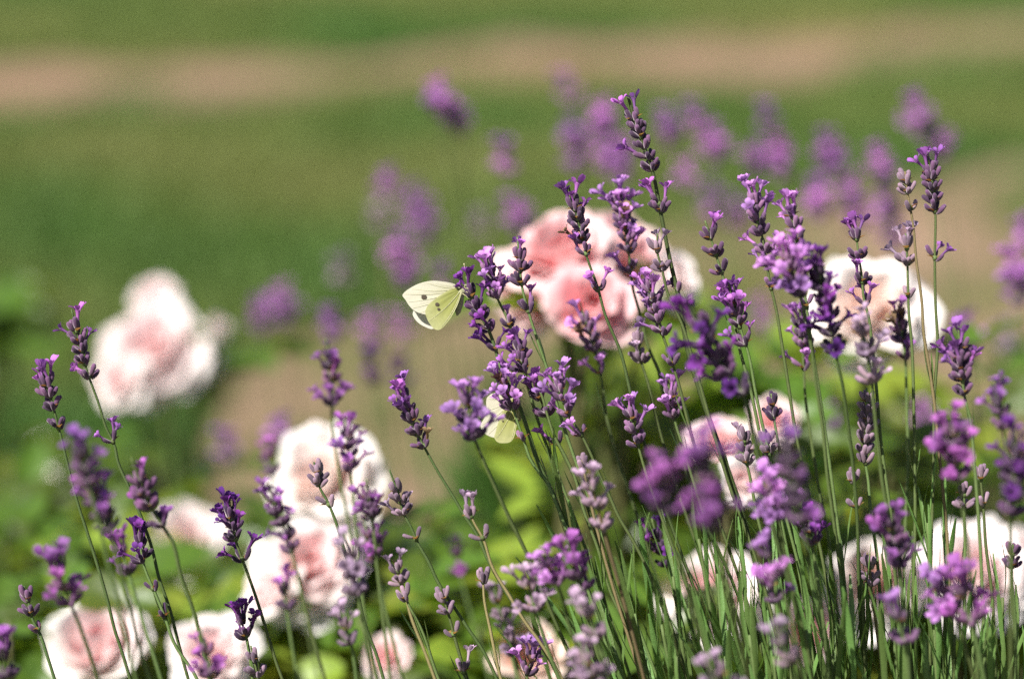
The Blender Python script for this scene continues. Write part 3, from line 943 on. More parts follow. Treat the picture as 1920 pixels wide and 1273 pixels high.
# far behind the focus
for tip, rows, D, b, tone, sc, lab in (
    ((812, 150), (150, 215), 1.60, .6, 'p', 1, 'blurred purple head, highest of the hazy heads over the path edge'),
    ((848, 188), (188, 250), 1.62, .6, 'p', 1, 'blurred purple head joined below the highest hazy head'),
    ((1058, 140), (140, 195), 1.75, .4, 'm', 1, 'faint mauve head reaching the pale path beside the tallest stalk'),
    ((1068, 222), (222, 320), 1.72, .4, 'm', 1, 'long faint mauve head below the one that reaches the path'),
    ((1122, 190), (190, 330), 1.70, .5, 'm', 1.1, 'long hazy purple head just beside the tallest stalk'),
    ((1158, 262), (262, 340), 1.68, .5, 'm', 1, 'hazy purple head touching the upper stem of the tallest stalk'),
    ((944, 268), (268, 325), 1.6, .6, 'p', 1, 'round hazy purple head alone on green above the central rose'),
    ((722, 325), (325, 370), 1.75, .4, 'm', 1, 'hazy head over the grass, upper one of the pale trio above the first butterfly'),
    ((770, 345), (345, 420), 1.85, .35, 'm', 1, 'very faint mauve head inside the pale trio above the first butterfly'),
    ((790, 395), (395, 460), 1.75, .35, 'm', 1, 'faint drooping head, lowest of the pale trio above the first butterfly'),
    ((708, 390), (390, 430), 1.9, .4, 'g', 1, 'faint grey-mauve ball beside the pale trio over the grass'),
    ((742, 440), (440, 540), 1.7, .5, 'm', 1, 'hazy purple head directly above the first butterfly wing'),
    ((828, 500), (500, 545), 1.6, .6, 'm', .9, 'purple blur peeking over the first butterfly'),
    ((640, 478), (478, 530), 1.8, .3, 'g', 1, 'lone grey-violet blur on the green beside the first butterfly'),
    ((962, 365), (365, 450), 1.65, .5, 'm', 1.1, 'hazy lilac head behind the upper edge of the central rose'),
    ((900, 400), (400, 440), 1.9, .3, 'g', .9, 'weak mauve blur near the lilac head behind the central rose'),
    ((1245, 205), (205, 275), 1.70, .55, 'm', 1, 'hazy head beside the bud spike of the tallest stalk'),
    ((1295, 195), (195, 250), 1.70, .6, 'p', 1, 'lilac blur, upper one of the pair past the tallest stalk'),
    ((1332, 238), (238, 305), 1.66, .6, 'p', 1, 'lilac blur, lower one of the pair past the tallest stalk'),
    ((1282, 305), (305, 355), 1.66, .55, 'm', 1, 'round mauve blur between the tallest stalk and the solitary head'),
    ((1330, 345), (345, 410), 1.8, .4, 'm', 1, 'weak mauve blur over the solitary head between the roses'),
    ((1436, 198), (198, 248), 1.66, .65, 'p', 1, 'round lilac blur standing alone over the tall pale spike'),
    ((1408, 270), (270, 328), 1.70, .5, 'm', 1, 'mauve blur, one of the touching pair over the tall pale spike'),
    ((1456, 260), (260, 335), 1.66, .6, 'p', 1, 'brighter lilac blur of the touching pair over the tall pale spike'),
    ((1380, 370), (370, 430), 1.8, .4, 'm', 1, 'faint purple blur beside the tall pale spike'),
    ((1550, 250), (250, 330), 1.66, .6, 'p', 1, 'tall hazy purple head above the cream rose'),
    ((1528, 335), (335, 410), 1.64, .6, 'p', 1.1, 'wide hazy purple head below the tall hazy one above the cream rose'),
    ((1590, 335), (335, 430), 1.66, .55, 'p', 1, 'hazy purple column just above the neat spike of the cream rose'),
    ((1642, 275), (275, 350), 1.60, .6, 'p', 1, 'round lilac blur beside the two-tier bud head'),
    ((1655, 355), (355, 470), 1.62, .5, 'p', 1, 'long mauve blur reaching down to the cream rose'),
    ((1712, 180), (180, 250), 1.60, .65, 'p', 1.1, 'big bright lilac blur high over the flowering stalk on the right side'),
    ((1752, 228), (228, 300), 1.62, .5, 'p', 1, 'blur touching the big bright lilac one, half behind the flowering stalk'),
    ((1895, 470), (470, 570), 1.35, .5, 'm', 1, 'purple blur at the right border over the pale bare ground'),
    ((1915, 420), (420, 470), 1.5, .4, 'm', 1, 'small purple blur cut by the right border'),
    ((1800, 590), (590, 680), 1.4, .55, 'p', 1.1, 'soft lilac haze behind the stout purple spike'),
    ((1885, 610), (610, 660), 1.6, .3, 'g', 1, 'weak grey-violet blur over the bare ground beyond the stout spike'),
    ((478, 560), (560, 625), 1.75, .4, 'm', 1, 'dusky violet blur beside the large white rose'),
    ((522, 540), (540, 610), 1.8, .35, 'm', 1, 'taller dusky blur of the pair beside the large white rose'),
    ((612, 590), (590, 640), 1.55, .5, 'p', 1, 'violet blur behind the two-tier purple head'),
    ((690, 590), (590, 640), 1.65, .5, 'm', 1, 'hazy purple blur below the wing tips of the first butterfly'),
    ((745, 590), (590, 640), 1.75, .4, 'm', .9, 'pale mauve blur close under the first butterfly'),
    ((690, 660), (660, 720), 1.5, .3, 'd', 1, 'dark violet blur above the single leaning spike'),
    ((745, 670), (670, 730), 1.55, .3, 'd', 1, 'dark purple blur right behind the tip of the single leaning spike'),
    ((424, 815), (815, 865), 1.6, .5, 'p', 1, 'pinkish lilac blur between the large white rose and the creamy one'),
    ((520, 790), (790, 840), 1.45, .45, 'p', 1, 'violet blur at the upper edge of the creamy white rose'),
    ((1535, 735), (735, 810), 1.45, .5, 'm', 1, 'mauve blur among stems under the cream rose'),
    ((1738, 760), (760, 815), 1.5, .45, 'p', 1, 'mauve blur before the dark green under the cream rose'),
    ((1440, 610), (610, 660), 1.7, .3, 'm', 1, 'faint mauve blur between the two rose groups'),
    ((1420, 560), (560, 610), 1.8, .3, 'm', 1, 'faintest mauve blur beside the dense group, above bare ground'),
):
    x, y = tip
    s_ = .10 + .12 * rnd.random()
    D = 1 + (D - 1) * .74
    q = (rows[1] - y) * .2
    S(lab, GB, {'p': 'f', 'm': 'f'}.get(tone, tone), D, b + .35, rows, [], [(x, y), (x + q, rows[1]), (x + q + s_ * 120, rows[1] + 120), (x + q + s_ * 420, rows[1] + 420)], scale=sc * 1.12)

# ------------------------------------------------------------------ leafy lavender shoots
NEEDLE = []
for i in range(5):
    mb = MB()
    mb.grid(leaf_strip(0.036 + 0.003 * i, 0.0020 + 0.0002 * (i % 3), (-.5, -.25, .2, -.7, .05)[i], .35, 6, .3), 0)
    NEEDLE.append(mb.mesh('lavender_leaf', [M_NEEDLE]))


def shoot(px, py, D, slope, label, rr, nl=11):
    tip = at(px, py, D)
    low = at(px + slope * 420, py + 420, D + .02)
    foot = Vector((low.x + slope * .05, low.y + .02, 0.006))
    path = catmull([tip, at(px + slope * 130, py + 160, D + .004), low, (low + foot) / 2 + Vector((0, .008, 0)), foot], 6)
    root = thing('lavender_shoot', foot, label, 'lavender shoot', 'leafy lavender shoots')
    mb = MB()
    T = Matrix.Translation(-foot)
    mb.tube([T @ p for p in path], [.0007 + .0008 * min(1, i / 14) for i in range(len(path))], 5, 0)
    put('stem', mb.mesh('stem', [M_STEM]), root, Matrix.Translation(foot))
    for k in range(nl):
        f = k / (nl - 1)
        i = f * 12.5
        j = int(i)
        p = path[j] + (path[j + 1] - path[j]) * (i - j)
        d = (path[j] - path[j + 1]).normalized()
        roll = (k % 2) * math.pi + (k // 2) * 1.57 + rr.uniform(-.5, .5)
        sp = R(rr.uniform(5, 14) + 16 * f)
        M = frame_to(p, d, roll) @ Matrix.Translation((.0006, 0, 0)) @ Matrix.Rotation(sp, 4, 'Y') @ Matrix.Scale(rr.uniform(.65, 1.2) * (.6 + .5 * min(1, f * 3)), 4)
        put('leaf', NEEDLE[rr.randrange(5)], root, M)


SH = []
rr = random.Random(11)
for x, y, D in ((1130, 1110, 1.0), (1165, 1060, 1.02), (1190, 1150, .98), (1215, 1090, 1.03), (1240, 1170, .96), (1262, 1080, 1.0), (1290, 1140, 1.03), (1310, 1010, 1.01),
                (1322, 1180, .95), (1345, 1075, .99), (1370, 1130, 1.02), (1390, 1030, 1.0), (1405, 1190, .95), (1425, 1110, 1.01), (1450, 1060, .98), (1470, 1150, 1.03), (1492, 1020, 1.0),
                (1512, 1180, .94), (1530, 1080, .97), (1556, 1130, 1.02), (1580, 1060, .99), (1600, 1190, .95), (1618, 1120, 1.0), (1650, 1170, 1.03), (1665, 1080, .99), (1690, 1190, .96),
                (1718, 1120, 1.01), (1740, 980, 1.0), (1752, 1180, .97), (1775, 1010, 1.02), (1790, 1190, .96), (1825, 1170, 1.0), (1850, 1200, 1.03), (1880, 1120, .98), (1905, 1190, 1.0),
                (1100, 1190, 1.02), (1150, 1210, .97), (1270, 1230, .95), (1360, 1230, .96), (1450, 1230, .94), (1560, 1230, .96), (1660, 1240, .95), (1740, 1240, .94), (1860, 1240, .95),
                (1010, 1190, 1.04), (1045, 880, 1.0)):
    SH.append((x, y, D))
WHERE = [(1090, 'by the orange rose'), (1200, 'below the dark green bush'), (1300, 'below the hazy lilac heads'), (1420, 'before the white roses at the lower edge'),
         (1540, 'under the big plum head'), (1640, 'before the peach rose'), (1760, 'under the magenta-flowered head'), (1960, 'near the lower right corner')]
LOOK = ['narrow green leafy shoot', 'upright needle-leaved shoot', 'dense grey-green leafy shoot', 'slim dark green shoot', 'leaning leafy shoot', 'short bushy needle-leaved shoot']
used = {}
for i, (x, y, D) in enumerate(sorted(SH)):
    w = next(t for lim, t in WHERE if x < lim)
    used.setdefault(w, []).append((x, y, D))
RANK = ['leftmost', 'second from the left', 'third from the left', 'fourth from the left', 'fifth from the left', 'sixth from the left', 'seventh from the left', 'eighth from the left', 'ninth from the left', 'tenth from the left']
for w, lst in used.items():
    hi = min(lst, key=lambda q: q[1])
    for i, (x, y, D) in enumerate(lst):
        if (x, y, D) == hi:
            lab = 'leafy lavender shoot ' + w + ', the tallest there'
        else:
            lab = 'leafy lavender shoot ' + w + ', ' + RANK[i] + ' there'
        shoot(x, y, 1.0 + (D - 1.0) * .6 + .005, default_slope(x) * rr.uniform(.6, 1.3) + rr.uniform(-.06, .06), lab, rr)

# ------------------------------------------------------------------ roses
def petal(Rb, k, rr, L=None, W=None, nu=9, nv=8, phi=None, curl=0.0, ruffle=.05):
    """one petal about +z; k 0 = heart, 1 = outermost. phi = opening angle at base and tip"""
    L = L or Rb * (.85 + .35 * k)
    W = W or Rb * (.55 + .45 * k)
    p0, p1 = phi
    rows = []
    ph1, ph2 = rr.uniform(0, 6), rr.uniform(0, 6)
    us = [-1 + 2 * j / (nu - 1) for j in range(nu)]
    prof = []
    r, z = Rb * .05, 0.0
    prof.append((r, z, 0))
    N = 24
    for i in range(1, N + 1):
        t = i / N
        a = p0 + (p1 - p0) * t ** .9 + (curl * ((t - .72) / .28) ** 1.3 if t > .72 else 0)
        r += math.sin(a) * L / N
        z += math.cos(a) * L / N
        prof.append((r, z, a))

    def pr(t):
        f = max(0, min(1, t)) * N
        i = min(N - 1, int(f))
        q = f - i
        return [prof[i][c] + (prof[i + 1][c] - prof[i][c]) * q for c in range(3)]
    for i in range(nv):
        t = i / (nv - 1)
        row = []
        for u in us:
            tt = t * (1 - .20 * abs(u) ** 2.6 - .03 * math.exp(-(u / .15) ** 2))
            w = W * .5 * math.sin(min(1, .18 + tt * 1.05) ** .75 * math.pi * .5 * 1.0) * (1 - .18 * max(0, tt - .8) / .2)
            r, z, a = pr(tt)
            rc = max(abs(r), W * .34)
            th = u * w / rc * (1.0 if r > 0 else 1.0)
            th = max(-2.4, min(2.4, th))
            x = r - rc * (1 - math.cos(th))
            y = rc * math.sin(th)
            wv = ruffle * L * t * t * (math.sin(u * 4 + ph1) + .7 * math.sin(u * 7.3 + ph2) * abs(u))
            row.append(Vector((x + wv * math.cos(a), y, z - wv * math.sin(a))))
        rows.append(row)
    mb = MB()
    mb.grid(rows, 0)
    return mb


def sepal_mesh():
    mb = MB()
    mb.grid(leaf_strip(.020, .008, -.6, .2, 5, .05), 0)
    return mb.mesh('sepal', [M_ROSELEAF])


SEPAL = sepal_mesh()


def leaflet_mb(L, W, seed):
    rr = random.Random(seed)
    mb = MB()
    rows = []
    n = 9
    droop = rr.uniform(.15, .6)
    for i in range(n + 1):
        t = i / n
        w = W * .5 * math.sin(math.pi * min(1, t * .97 + .03) ** .82) ** .85
        w *= 1 + (.07 if i % 2 else -.03)
        zz = -droop * L * t * t * .5
        row = []
        for u in (-1, -.5, 0, .5, 1):
            row.append(Vector((u * w, t * L, zz + abs(u) * w * .32 + rr.uniform(-.0004, .0004))))
        rows.append(row)
    mb.grid(rows, 0)
    return mb


LEAFLET = {m: [leaflet_mb(.030 + .003 * i, .020 + .0015 * (i % 3), 40 + i).mesh('leaflet', [mm]) for i in range(4)] for m, mm in (('g', M_ROSELEAF), ('y', M_ROSELEAFB), ('r', M_ROSELEAFR))}


def rose_leaf(parent, p, d, rr, tone='g', s=1.0, n=5):
    """pinnate leaf: a stalk (part) with its leaflets (sub-parts); d = direction it grows in"""
    d = d.normalized()
    L = .055 * s
    side = d.cross(Vector((0, 0, 1)))
    side = side.normalized() if side.length > 1e-3 else Vector((1, 0, 0))
    up = side.cross(d)
    pts = [p + d * (L * t) + up * (-.012 * s * t * t) for t in (0, .25, .5, .75, 1)]
    mb = MB()
    T = Matrix.Translation(-p)
    mb.tube([T @ q for q in pts], .0007 * s, 4, 0)
    st = put('leaf', mb.mesh('leaf_stalk', [M_ROSELEAF]), parent, Matrix.Translation(p))
    B = Matrix((side, d, up)).transposed().to_4x4()
    spots = [(1.0, 0)] + [(f, sgn) for f in (.72, .36)[:(n - 1) // 2] for sgn in (-1, 1)]
    for f, sgn in spots:
        q = p + d * (L * f) + up * (-.012 * s * f * f)
        M = Matrix.Translation(q) @ B @ Matrix.Rotation(-sgn * R(62) + rr.uniform(-.2, .2), 4, 'Z') @ Matrix.Rotation(rr.uniform(-.35, .25), 4, 'X') @ Matrix.Rotation(rr.uniform(-.4, .4), 4, 'Y') @ Matrix.Scale(s * rr.uniform(.8, 1.1), 4)
        put('leaflet', LEAFLET[tone][rr.randrange(4)], st, M)


def rose(label, px, py, D, rpx, axis, heart, outer, n=26, open_=1.0, seed=0, ragged=.0, cat='rose', leaves=2, base=None, ltone='g'):
    """a bloom on its cane. (px,py) bloom centre in the photo, rpx its radius there; axis = where the bloom faces"""
    rr = random.Random(900 + seed)
    Rb = rpx * K * D * 1.08
    c = at(px, py, D)
    ax = Vector(axis).normalized()
    foot_c = c - ax * (Rb * .55)                                # where the petals join
    g0 = Vector((c.x + (base[0] if base else rr.uniform(-.05, .05)), c.y + (base[1] if base else .04 + rr.uniform(0, .05)), .004))
    root = thing('rose', g0, label, cat, 'roses in the flower bed')
    q = Vector((0, 0, 1)).rotation_difference(ax)
    B = Matrix.Translation(foot_c) @ q.to_matrix().to_4x4()
    # petals
    heart, outer = np.array(heart), np.array(outer)
    n = int(n * (1.3 if ragged > .25 else .9))
    for i in range(n):
        k = (i + .5) / n
        ang = i * 2.39996 + rr.uniform(-.25, .25)
        if k < .25:
            phi = (R(30 + 20 * k), R(-22 + 60 * k)); curl = .1
        elif k < .6:
            f = (k - .25) / .35
            phi = (R(48 + 22 * f), R(-8 + 28 * f)); curl = .25 + .5 * f
        else:
            f = (k - .6) / .4
            phi = (R(66 + 30 * f * open_), R(6 + 52 * f * open_)); curl = .5 + .5 * f
        if ragged > .25:        # loose, ruffled bloom of many petals standing at all angles
            a_ = R(12 + 84 * k * open_ + rr.uniform(-14, 14) * (1 - .4 * k))
            mb = petal(Rb, k, rr, L=Rb * (.74 + .26 * k) * rr.uniform(.86, 1.1), W=Rb * (.55 + .42 * k) * rr.uniform(.85, 1.15), phi=(a_ + .25, a_ - R(34) * (1 - .5 * k)), curl=rr.uniform(.4, 1.3), ruffle=.05 + .05 * ragged)
        else:
            mb = petal(Rb, k, rr, L=Rb * (.86 + .30 * k) * rr.uniform(1 - .1 - ragged * .15, 1.08), W=Rb * (.80 + .85 * k) * rr.uniform(.88, 1.12), phi=phi, curl=curl * rr.uniform(.7, 1.3), ruffle=.03 + .03 * k + .04 * ragged)
        me = mb.mesh('petal', [M_PETAL])
        o = put('petal', me, root, B @ Matrix.Rotation(ang, 4, 'Z') @ Matrix.Rotation(rr.uniform(-.12, .12) * (1 + 2 * ragged), 4, 'X'))
        col = heart + (outer - heart) * min(1, max(0, (k - .12) / .75)) + rr.uniform(-.025, .025)
        o.color = (float(col[0]), float(col[1]), float(col[2]), .56 if outer[1] < .58 else .74)
    for i in range(5):
        M = B @ Matrix.Translation((0, 0, -.003)) @ Matrix.Rotation(i * 1.2566 + .3, 4, 'Z') @ Matrix.Translation((.003, 0, 0)) @ Matrix.Rotation(R(105), 4, 'Y')
        put('sepal', SEPAL, root, M)
    # cane
    a = foot_c - ax * .004
    dn = (-ax * .6 + Vector((0, 0, -1))).normalized()
    path = catmull([a, a + dn * .03, a * .6 + g0 * .4 + Vector((0, 0, -.012)), a * .25 + g0 * .75, g0], 5)
    mb = MB()
    T = Matrix.Translation(-g0)
    mb.tube([T @ p for p in path], [.0042] + [.0021] * 6 + [.0028] * (len(path) - 7), 6, 0)
    put('cane', mb.mesh('cane', [M_CANE]), root, Matrix.Translation(g0))
    for i in range(leaves):
        f = .22 + .5 * i / max(1, leaves)
        p = path[int(f * (len(path) - 1))]
        t = rr.uniform(0, 6.28)
        rose_leaf(root, p, Vector((math.cos(t), math.sin(t) * .6, .35)), rr, ltone, .95)


P1 = (.87, .53, .55)
PINK, DEEP, CREAM, BLUSH, PEACH, SALMON = (.86, .37, .39), (.84, .27, .31), (.88, .79, .73), (.88, .60, .61), (.87, .48, .36), (.84, .34, .34)
WH = (.89, .83, .80)
rose('large ragged white rose with a blush heart standing apart at the left', 285, 645, 1.55, 112, (-.1, -.75, .65), P1, WH, 28, 1.0, 31, .7, leaves=3, base=(.06, .03))
rose('white bloom crowning the large ragged white rose', 296, 548, 1.6, 56, (.1, -.4, .9), BLUSH, WH, 18, 1.0, 41, .6, leaves=0, base=(.05, .03))
rose('white bloom hanging low at the outer side of the large ragged white rose', 208, 715, 1.53, 62, (-.5, -.75, .3), BLUSH, WH, 18, 1.0, 42, .5, leaves=0, base=(.09, .05))
rose('small round white bud jutting out beside the large ragged white rose', 412, 614, 1.56, 27, (.7, -.5, .4), BLUSH, WH, 12, .6, 43, .1, leaves=1, base=(-.03, .02))
rose('large creamy pink bloom, upper one of the central rose cluster', 1035, 450, 1.21, 124, (-.3, -.45, .85), PINK, (.86, .48, .49), 26, .9, 2, .3)
rose('deep pink bloom with rolled petals, lower one of the central rose cluster', 1112, 562, 1.18, 92, (.1, -.8, .55), DEEP, (.84, .34, .38), 26, .85, 3, .28)
rose('pink bloom on the far side of the central rose cluster', 1176, 450, 1.26, 104, (.35, -.4, .8), PINK, (.86, .48, .49), 24, .85, 4, .28)
rose('pale pink half-open bloom hanging at the lower left of the central cluster', 985, 560, 1.22, 70, (-.55, -.7, -.1), DEEP, (.86, .48, .49), 20, .7, 5, .1, leaves=1)
rose('small white bloom at the outer edge of the central cluster', 1268, 520, 1.24, 58, (.6, -.5, .5), BLUSH, WH, 18, .9, 6, .15, leaves=1)
rose('wide open cream rose behind the dense lavender group on the right side', 1625, 560, 1.22, 126, (-.1, -.75, .65), (.87, .66, .57), WH, 24, 1.05, 7, .4, leaves=3, base=(.02, .05))
rose('pale pink bloom at the far edge of the cream rose', 1715, 570, 1.25, 62, (.6, -.6, .4), BLUSH, WH, 18, 1.0, 8, .2, leaves=1)
rose('round pink and white bloom under the dense lavender group', 1458, 775, 1.2, 56, (.1, -.6, .8), SALMON, BLUSH, 20, .8, 9, .3, leaves=1)
rose('salmon pink bloom behind the big hazy lilac head', 1345, 815, 1.2, 64, (-.2, -.5, .85), PINK, BLUSH, 24, .9, 10, .4)
rose('white-petalled bloom below the salmon rose', 1400, 900, 1.13, 55, (.2, -.8, .4), BLUSH, WH, 18, .9, 11, .3, leaves=1)
rose('creamy white rose between the lavender left of the centre', 600, 875, 1.26, 118, (-.2, -.6, .75), (.87, .66, .58), WH, 26, .95, 12, .45, leaves=3)
rose('pinkish white rose just below the creamy one', 580, 1055, 1.22, 108, (.1, -.75, .6), PINK, WH, 26, .95, 13, .4)
rose('narrow white bloom seen from the side near the pinkish rose', 495, 1095, 1.22, 74, (-.65, -.4, .55), BLUSH, WH, 18, .8, 14, .4, leaves=1)
rose('blush rose at the lower edge under the magenta blurred head', 178, 1200, 1.18, 100, (-.1, -.6, .8), P1, WH, 26, .85, 15, .2)
rose('round white and pink rose at the lower edge left of the grey bud sprig', 398, 1213, 1.18, 90, (.05, -.7, .7), P1, WH, 26, .9, 16, .55)
rose('hazy white rose behind the hazy heads left of the creamy rose', 362, 1000, 1.42, 86, (.3, -.6, .7), BLUSH, WH, 22, .95, 17, .4)
rose('small faint white bloom far off near the left border', 82, 852, 1.75, 46, (-.2, -.7, .6), CREAM, WH, 18, 1.0, 18, .3, leaves=1)
rose('orange-peach rose low beside the needle leaves', 990, 1210, 1.18, 72, (.1, -.5, .85), PEACH, (.86, .54, .40), 22, .9, 19, .5, leaves=1)
rose('white rose behind the needle leaves below the big lilac heads', 1335, 1090, 1.2, 104, (-.1, -.6, .75), BLUSH, WH, 24, .95, 20, .4)
rose('peach-hearted white rose behind the stems right of the plum head', 1640, 1075, 1.2, 98, (-.1, -.6, .75), PEACH, WH, 24, .95, 21, .4)
rose('large white rose behind the stems near the lower right corner', 1830, 1050, 1.2, 116, (-.1, -.6, .75), BLUSH, WH, 26, .95, 22, .4)
rose('white rose cut by the right border', 1915, 1050, 1.24, 74, (.3, -.7, .6), BLUSH, WH, 22, .9, 23, .2, leaves=1)
rose('small pink bloom cut by the lower edge below pale leaves', 728, 1230, 1.2, 50, (.1, -.7, .6), PINK, BLUSH, 18, .9, 24, .5, leaves=1)
rose('white rose among needle leaves cut by the lower edge', 1520, 1180, 1.2, 64, (-.1, -.7, .65), PINK, BLUSH, 20, .8, 25, .2, leaves=1)


# ------------------------------------------------------------------ leafy rose bushes
def rose_bush(label, px, py, D, wpx, hpx, canes, per, tones, seed):
    rr = random.Random(300 + seed)
    c = at(px, py, D)
    g0 = Vector((c.x, c.y + .02, .004))
    root = thing('rose_bush', g0, label, 'rose bush', 'leafy rose bushes in the bed')
    W, H = wpx * K * D, hpx * K * D
    for i in range(canes):
        tip = c + Vector((rr.uniform(-.5, .5) * W, rr.uniform(-.10, .12), rr.uniform(-.5, .5) * H))
        b = g0 + Vector((rr.uniform(-.02, .02), rr.uniform(-.02, .02), 0))
        m = b * .45 + tip * .55 + Vector((rr.uniform(-.01, .01), rr.uniform(-.02, .02), .02))
        path = catmull([b, m, tip], 7)
        mb = MB()
        T = Matrix.Translation(-g0)
        mb.tube([T @ p for p in path], [.003 - .0018 * j / len(path) for j in range(len(path))], 5, 0)
        put('cane', mb.mesh('cane', [M_CANE]), root, Matrix.Translation(g0))
        for j in range(per):
            f = 1 - .55 * j / per
            ii = int(f * (len(path) - 1))
            t = j * 2.4 + rr.uniform(0, 1.5)
            rose_leaf(root, path[ii], Vector((math.cos(t), math.sin(t), rr.uniform(.1, .7))), rr, rr.choice(tones), rr.uniform(.8, 1.15), 5 if rr.random() < .6 else 3)

    fol = MB()
    for i in range(110):
        p = c + Vector((rr.gauss(0, .3) * W, rr.uniform(-.02, .16), rr.gauss(-.25, .3) * H))
        if p.z < .03:
            continue
        M = Matrix.Translation(p - g0) @ Matrix.Rotation(rr.uniform(0, 6.28), 4, 'Z') @ Matrix.Rotation(rr.uniform(-.9, .5), 4, 'X') @ Matrix.Rotation(rr.uniform(-.6, .6), 4, 'Y') @ Matrix.Scale(rr.uniform(.7, 1.1), 4)
        fol.add(LEAF_MB[i % 4], M, [0 if i % 7 else 1])  # few sunlit-coloured leaflets, mostly the dark green as painted shadow
    f = put('foliage', fol.mesh('foliage', [M_ROSELEAF, M_ROSELEAFB if 'y' in tones else M_ROSELEAF]), root, Matrix.Translation(g0))
    f['kind'] = 'stuff'


LEAF_MB = [leaflet_mb(.030, .021, 60 + i) for i in range(4)]

rose_bush('dark leafy rose bush by the left border under the large white rose', 60, 960, 1.5, 260, 200, 6, 4, 'ggggy', 1)  # nearly all dark-toned leaves, shade given by their colour
rose_bush('bright leafy rose growth between the hazy white rose and the lower left blush rose', 290, 1090, 1.38, 260, 150, 5, 4, 'gygg', 2)
rose_bush('sunlit leaves under the pinkish white rose', 520, 1190, 1.25, 260, 120, 5, 4, 'yyg', 3)
rose_bush('pale shiny leaves along the lower edge before the dark green bush', 760, 1185, 1.22, 220, 110, 4, 4, 'yygg', 4)
rose_bush('bright yellow-green leaves beneath the central rose cluster', 1150, 790, 1.36, 130, 140, 5, 4, 'yyyg', 5)
rose_bush('yellow-green leaves above the round pink bloom', 1400, 720, 1.38, 150, 110, 3, 4, 'yyg', 6)
rose_bush('large patch of leaves behind the stems under the cream rose', 1640, 870, 1.42, 280, 260, 6, 4, 'yggy', 7)
rose_bush('leaves in shade near the right border above the white roses', 1850, 900, 1.5, 200, 240, 4, 4, 'gggy', 8)
rose_bush('reddish and green leaves around the orange rose', 960, 1200, 1.2, 240, 110, 5, 4, 'yrgyg', 9)
rose_bush('leaves behind the needle foliage under the salmon rose', 1300, 1000, 1.34, 240, 220, 5, 4, 'ggy', 10)
rose_bush('small green tuft of leaves touching the left border beside the large white rose', -20, 610, 1.8, 70, 70, 3, 3, 'g', 11)
rose_bush('low leaves in the lower left corner', 30, 1200, 1.2, 200, 140, 4, 4, 'yyg', 12)
rose_bush('leaves behind the white roses in the lower right corner', 1760, 1190, 1.25, 300, 150, 5, 4, 'ggy', 13)


# ------------------------------------------------------------------ dark green mounded bush behind the middle
def mound(label, px, py, D, wpx, seed, n=2600):
    rr = random.Random(seed)
    top = at(px, py, D)
    rx = wpx * K * D / 2
    g0 = Vector((top.x, top.y + .05, .004))
    root = thing('lavender_bush', g0, label, 'lavender bush')
    mb, st = MB(), MB()
    for i in range(n):
        a, u = rr.uniform(0, 6.283), rr.random() ** .5
        e = rr.uniform(.05, 1.45)
        d = Vector((math.cos(a) * math.cos(e), math.sin(a) * math.cos(e), math.sin(e)))
        rad = rr.uniform(.55, 1.0)
        p = Vector((d.x * rx * rad, d.y * rx * rad, d.z * top.z * rad * rr.uniform(.8, 1.05)))
        up = (d + Vector((rr.uniform(-.4, .4), rr.uniform(-.4, .4), .5))).normalized()
        s = MB()
        s.grid(leaf_strip(rr.uniform(.025, .045), .004, rr.uniform(-.5, .5), .3, 3, .3), 0)
        mb.add(s, frame_to(p, up, rr.uniform(0, 6.28)))
    for i in range(26):
        a, e = rr.uniform(0, 6.283), rr.uniform(.3, 1.4)
        d = Vector((math.cos(a) * math.cos(e) * rx, math.sin(a) * math.cos(e) * rx, math.sin(e) * top.z)) * .85
        st.tube([(0, 0, 0), d * .5 + Vector((0, 0, .02)), d], [.003, .002, .001], 5, 0)
    f = put('foliage', mb.mesh('foliage', [M_DARKBUSH]), root, Matrix.Translation(g0))
    f['kind'] = 'stuff'
    s_ = put('stems', st.mesh('stems', [M_CANE]), root, Matrix.Translation(g0))
    s_['kind'] = 'stuff'


mound('rounded dark green bush of narrow leaves behind the middle stems', 980, 815, 1.6, 460, 5, 3600)
mound('dark green bush of narrow leaves behind the stems below the cream rose', 1560, 800, 1.75, 420, 6, 3000)
mound('dark green bush of narrow leaves by the left border', 90, 930, 1.75, 340, 8, 2600)

# ------------------------------------------------------------------ butterflies
def wing_mat(name, base, mid, tipc, trans, dust):
    t = NT(name)
    c = t.ramp(t.grad(), [(0.0, base), (0.55, mid), (1.0, tipc)])
    c = t.mix(t.math('MULTIPLY', t.noise(700, 4), dust), c, (.30, .32, .12))
    return t.finish(c, .6, .25, trans=trans, tcol=c, bump=t.noise(900, 2), bump_d=.0001)


M_FORE = wing_mat('forewing_cream', (.50, .48, .30), (.66, .63, .50), (.68, .65, .54), .36, .2)
M_FOREF = wing_mat('far_wing_white', (.66, .64, .52), (.70, .68, .58), (.72, .70, .62), .4, .08)
M_HIND = wing_mat('hindwing_yellow', (.20, .21, .03), (.36, .37, .09), (.56, .55, .28), .33, .8)
M_SPOT = NT('wing_spot_dark').finish((.07, .055, .04), .8, .1)
M_VEIN = NT('wing_vein').finish((.58, .56, .36), .6, .2)
tb = NT('butterfly_body')
M_BODY = tb.finish(tb.mix(tb.noise(900, 3), (.42, .42, .22), (.16, .15, .08)), .85, .1, sheen=.6, bump=tb.noise(2500, 2), bump_d=.0004)
M_EYE = NT('butterfly_eye').finish((.08, .09, .03), .2, .5)
M_ANT = NT('antenna_pale').finish((.55, .50, .30), .6, .2)


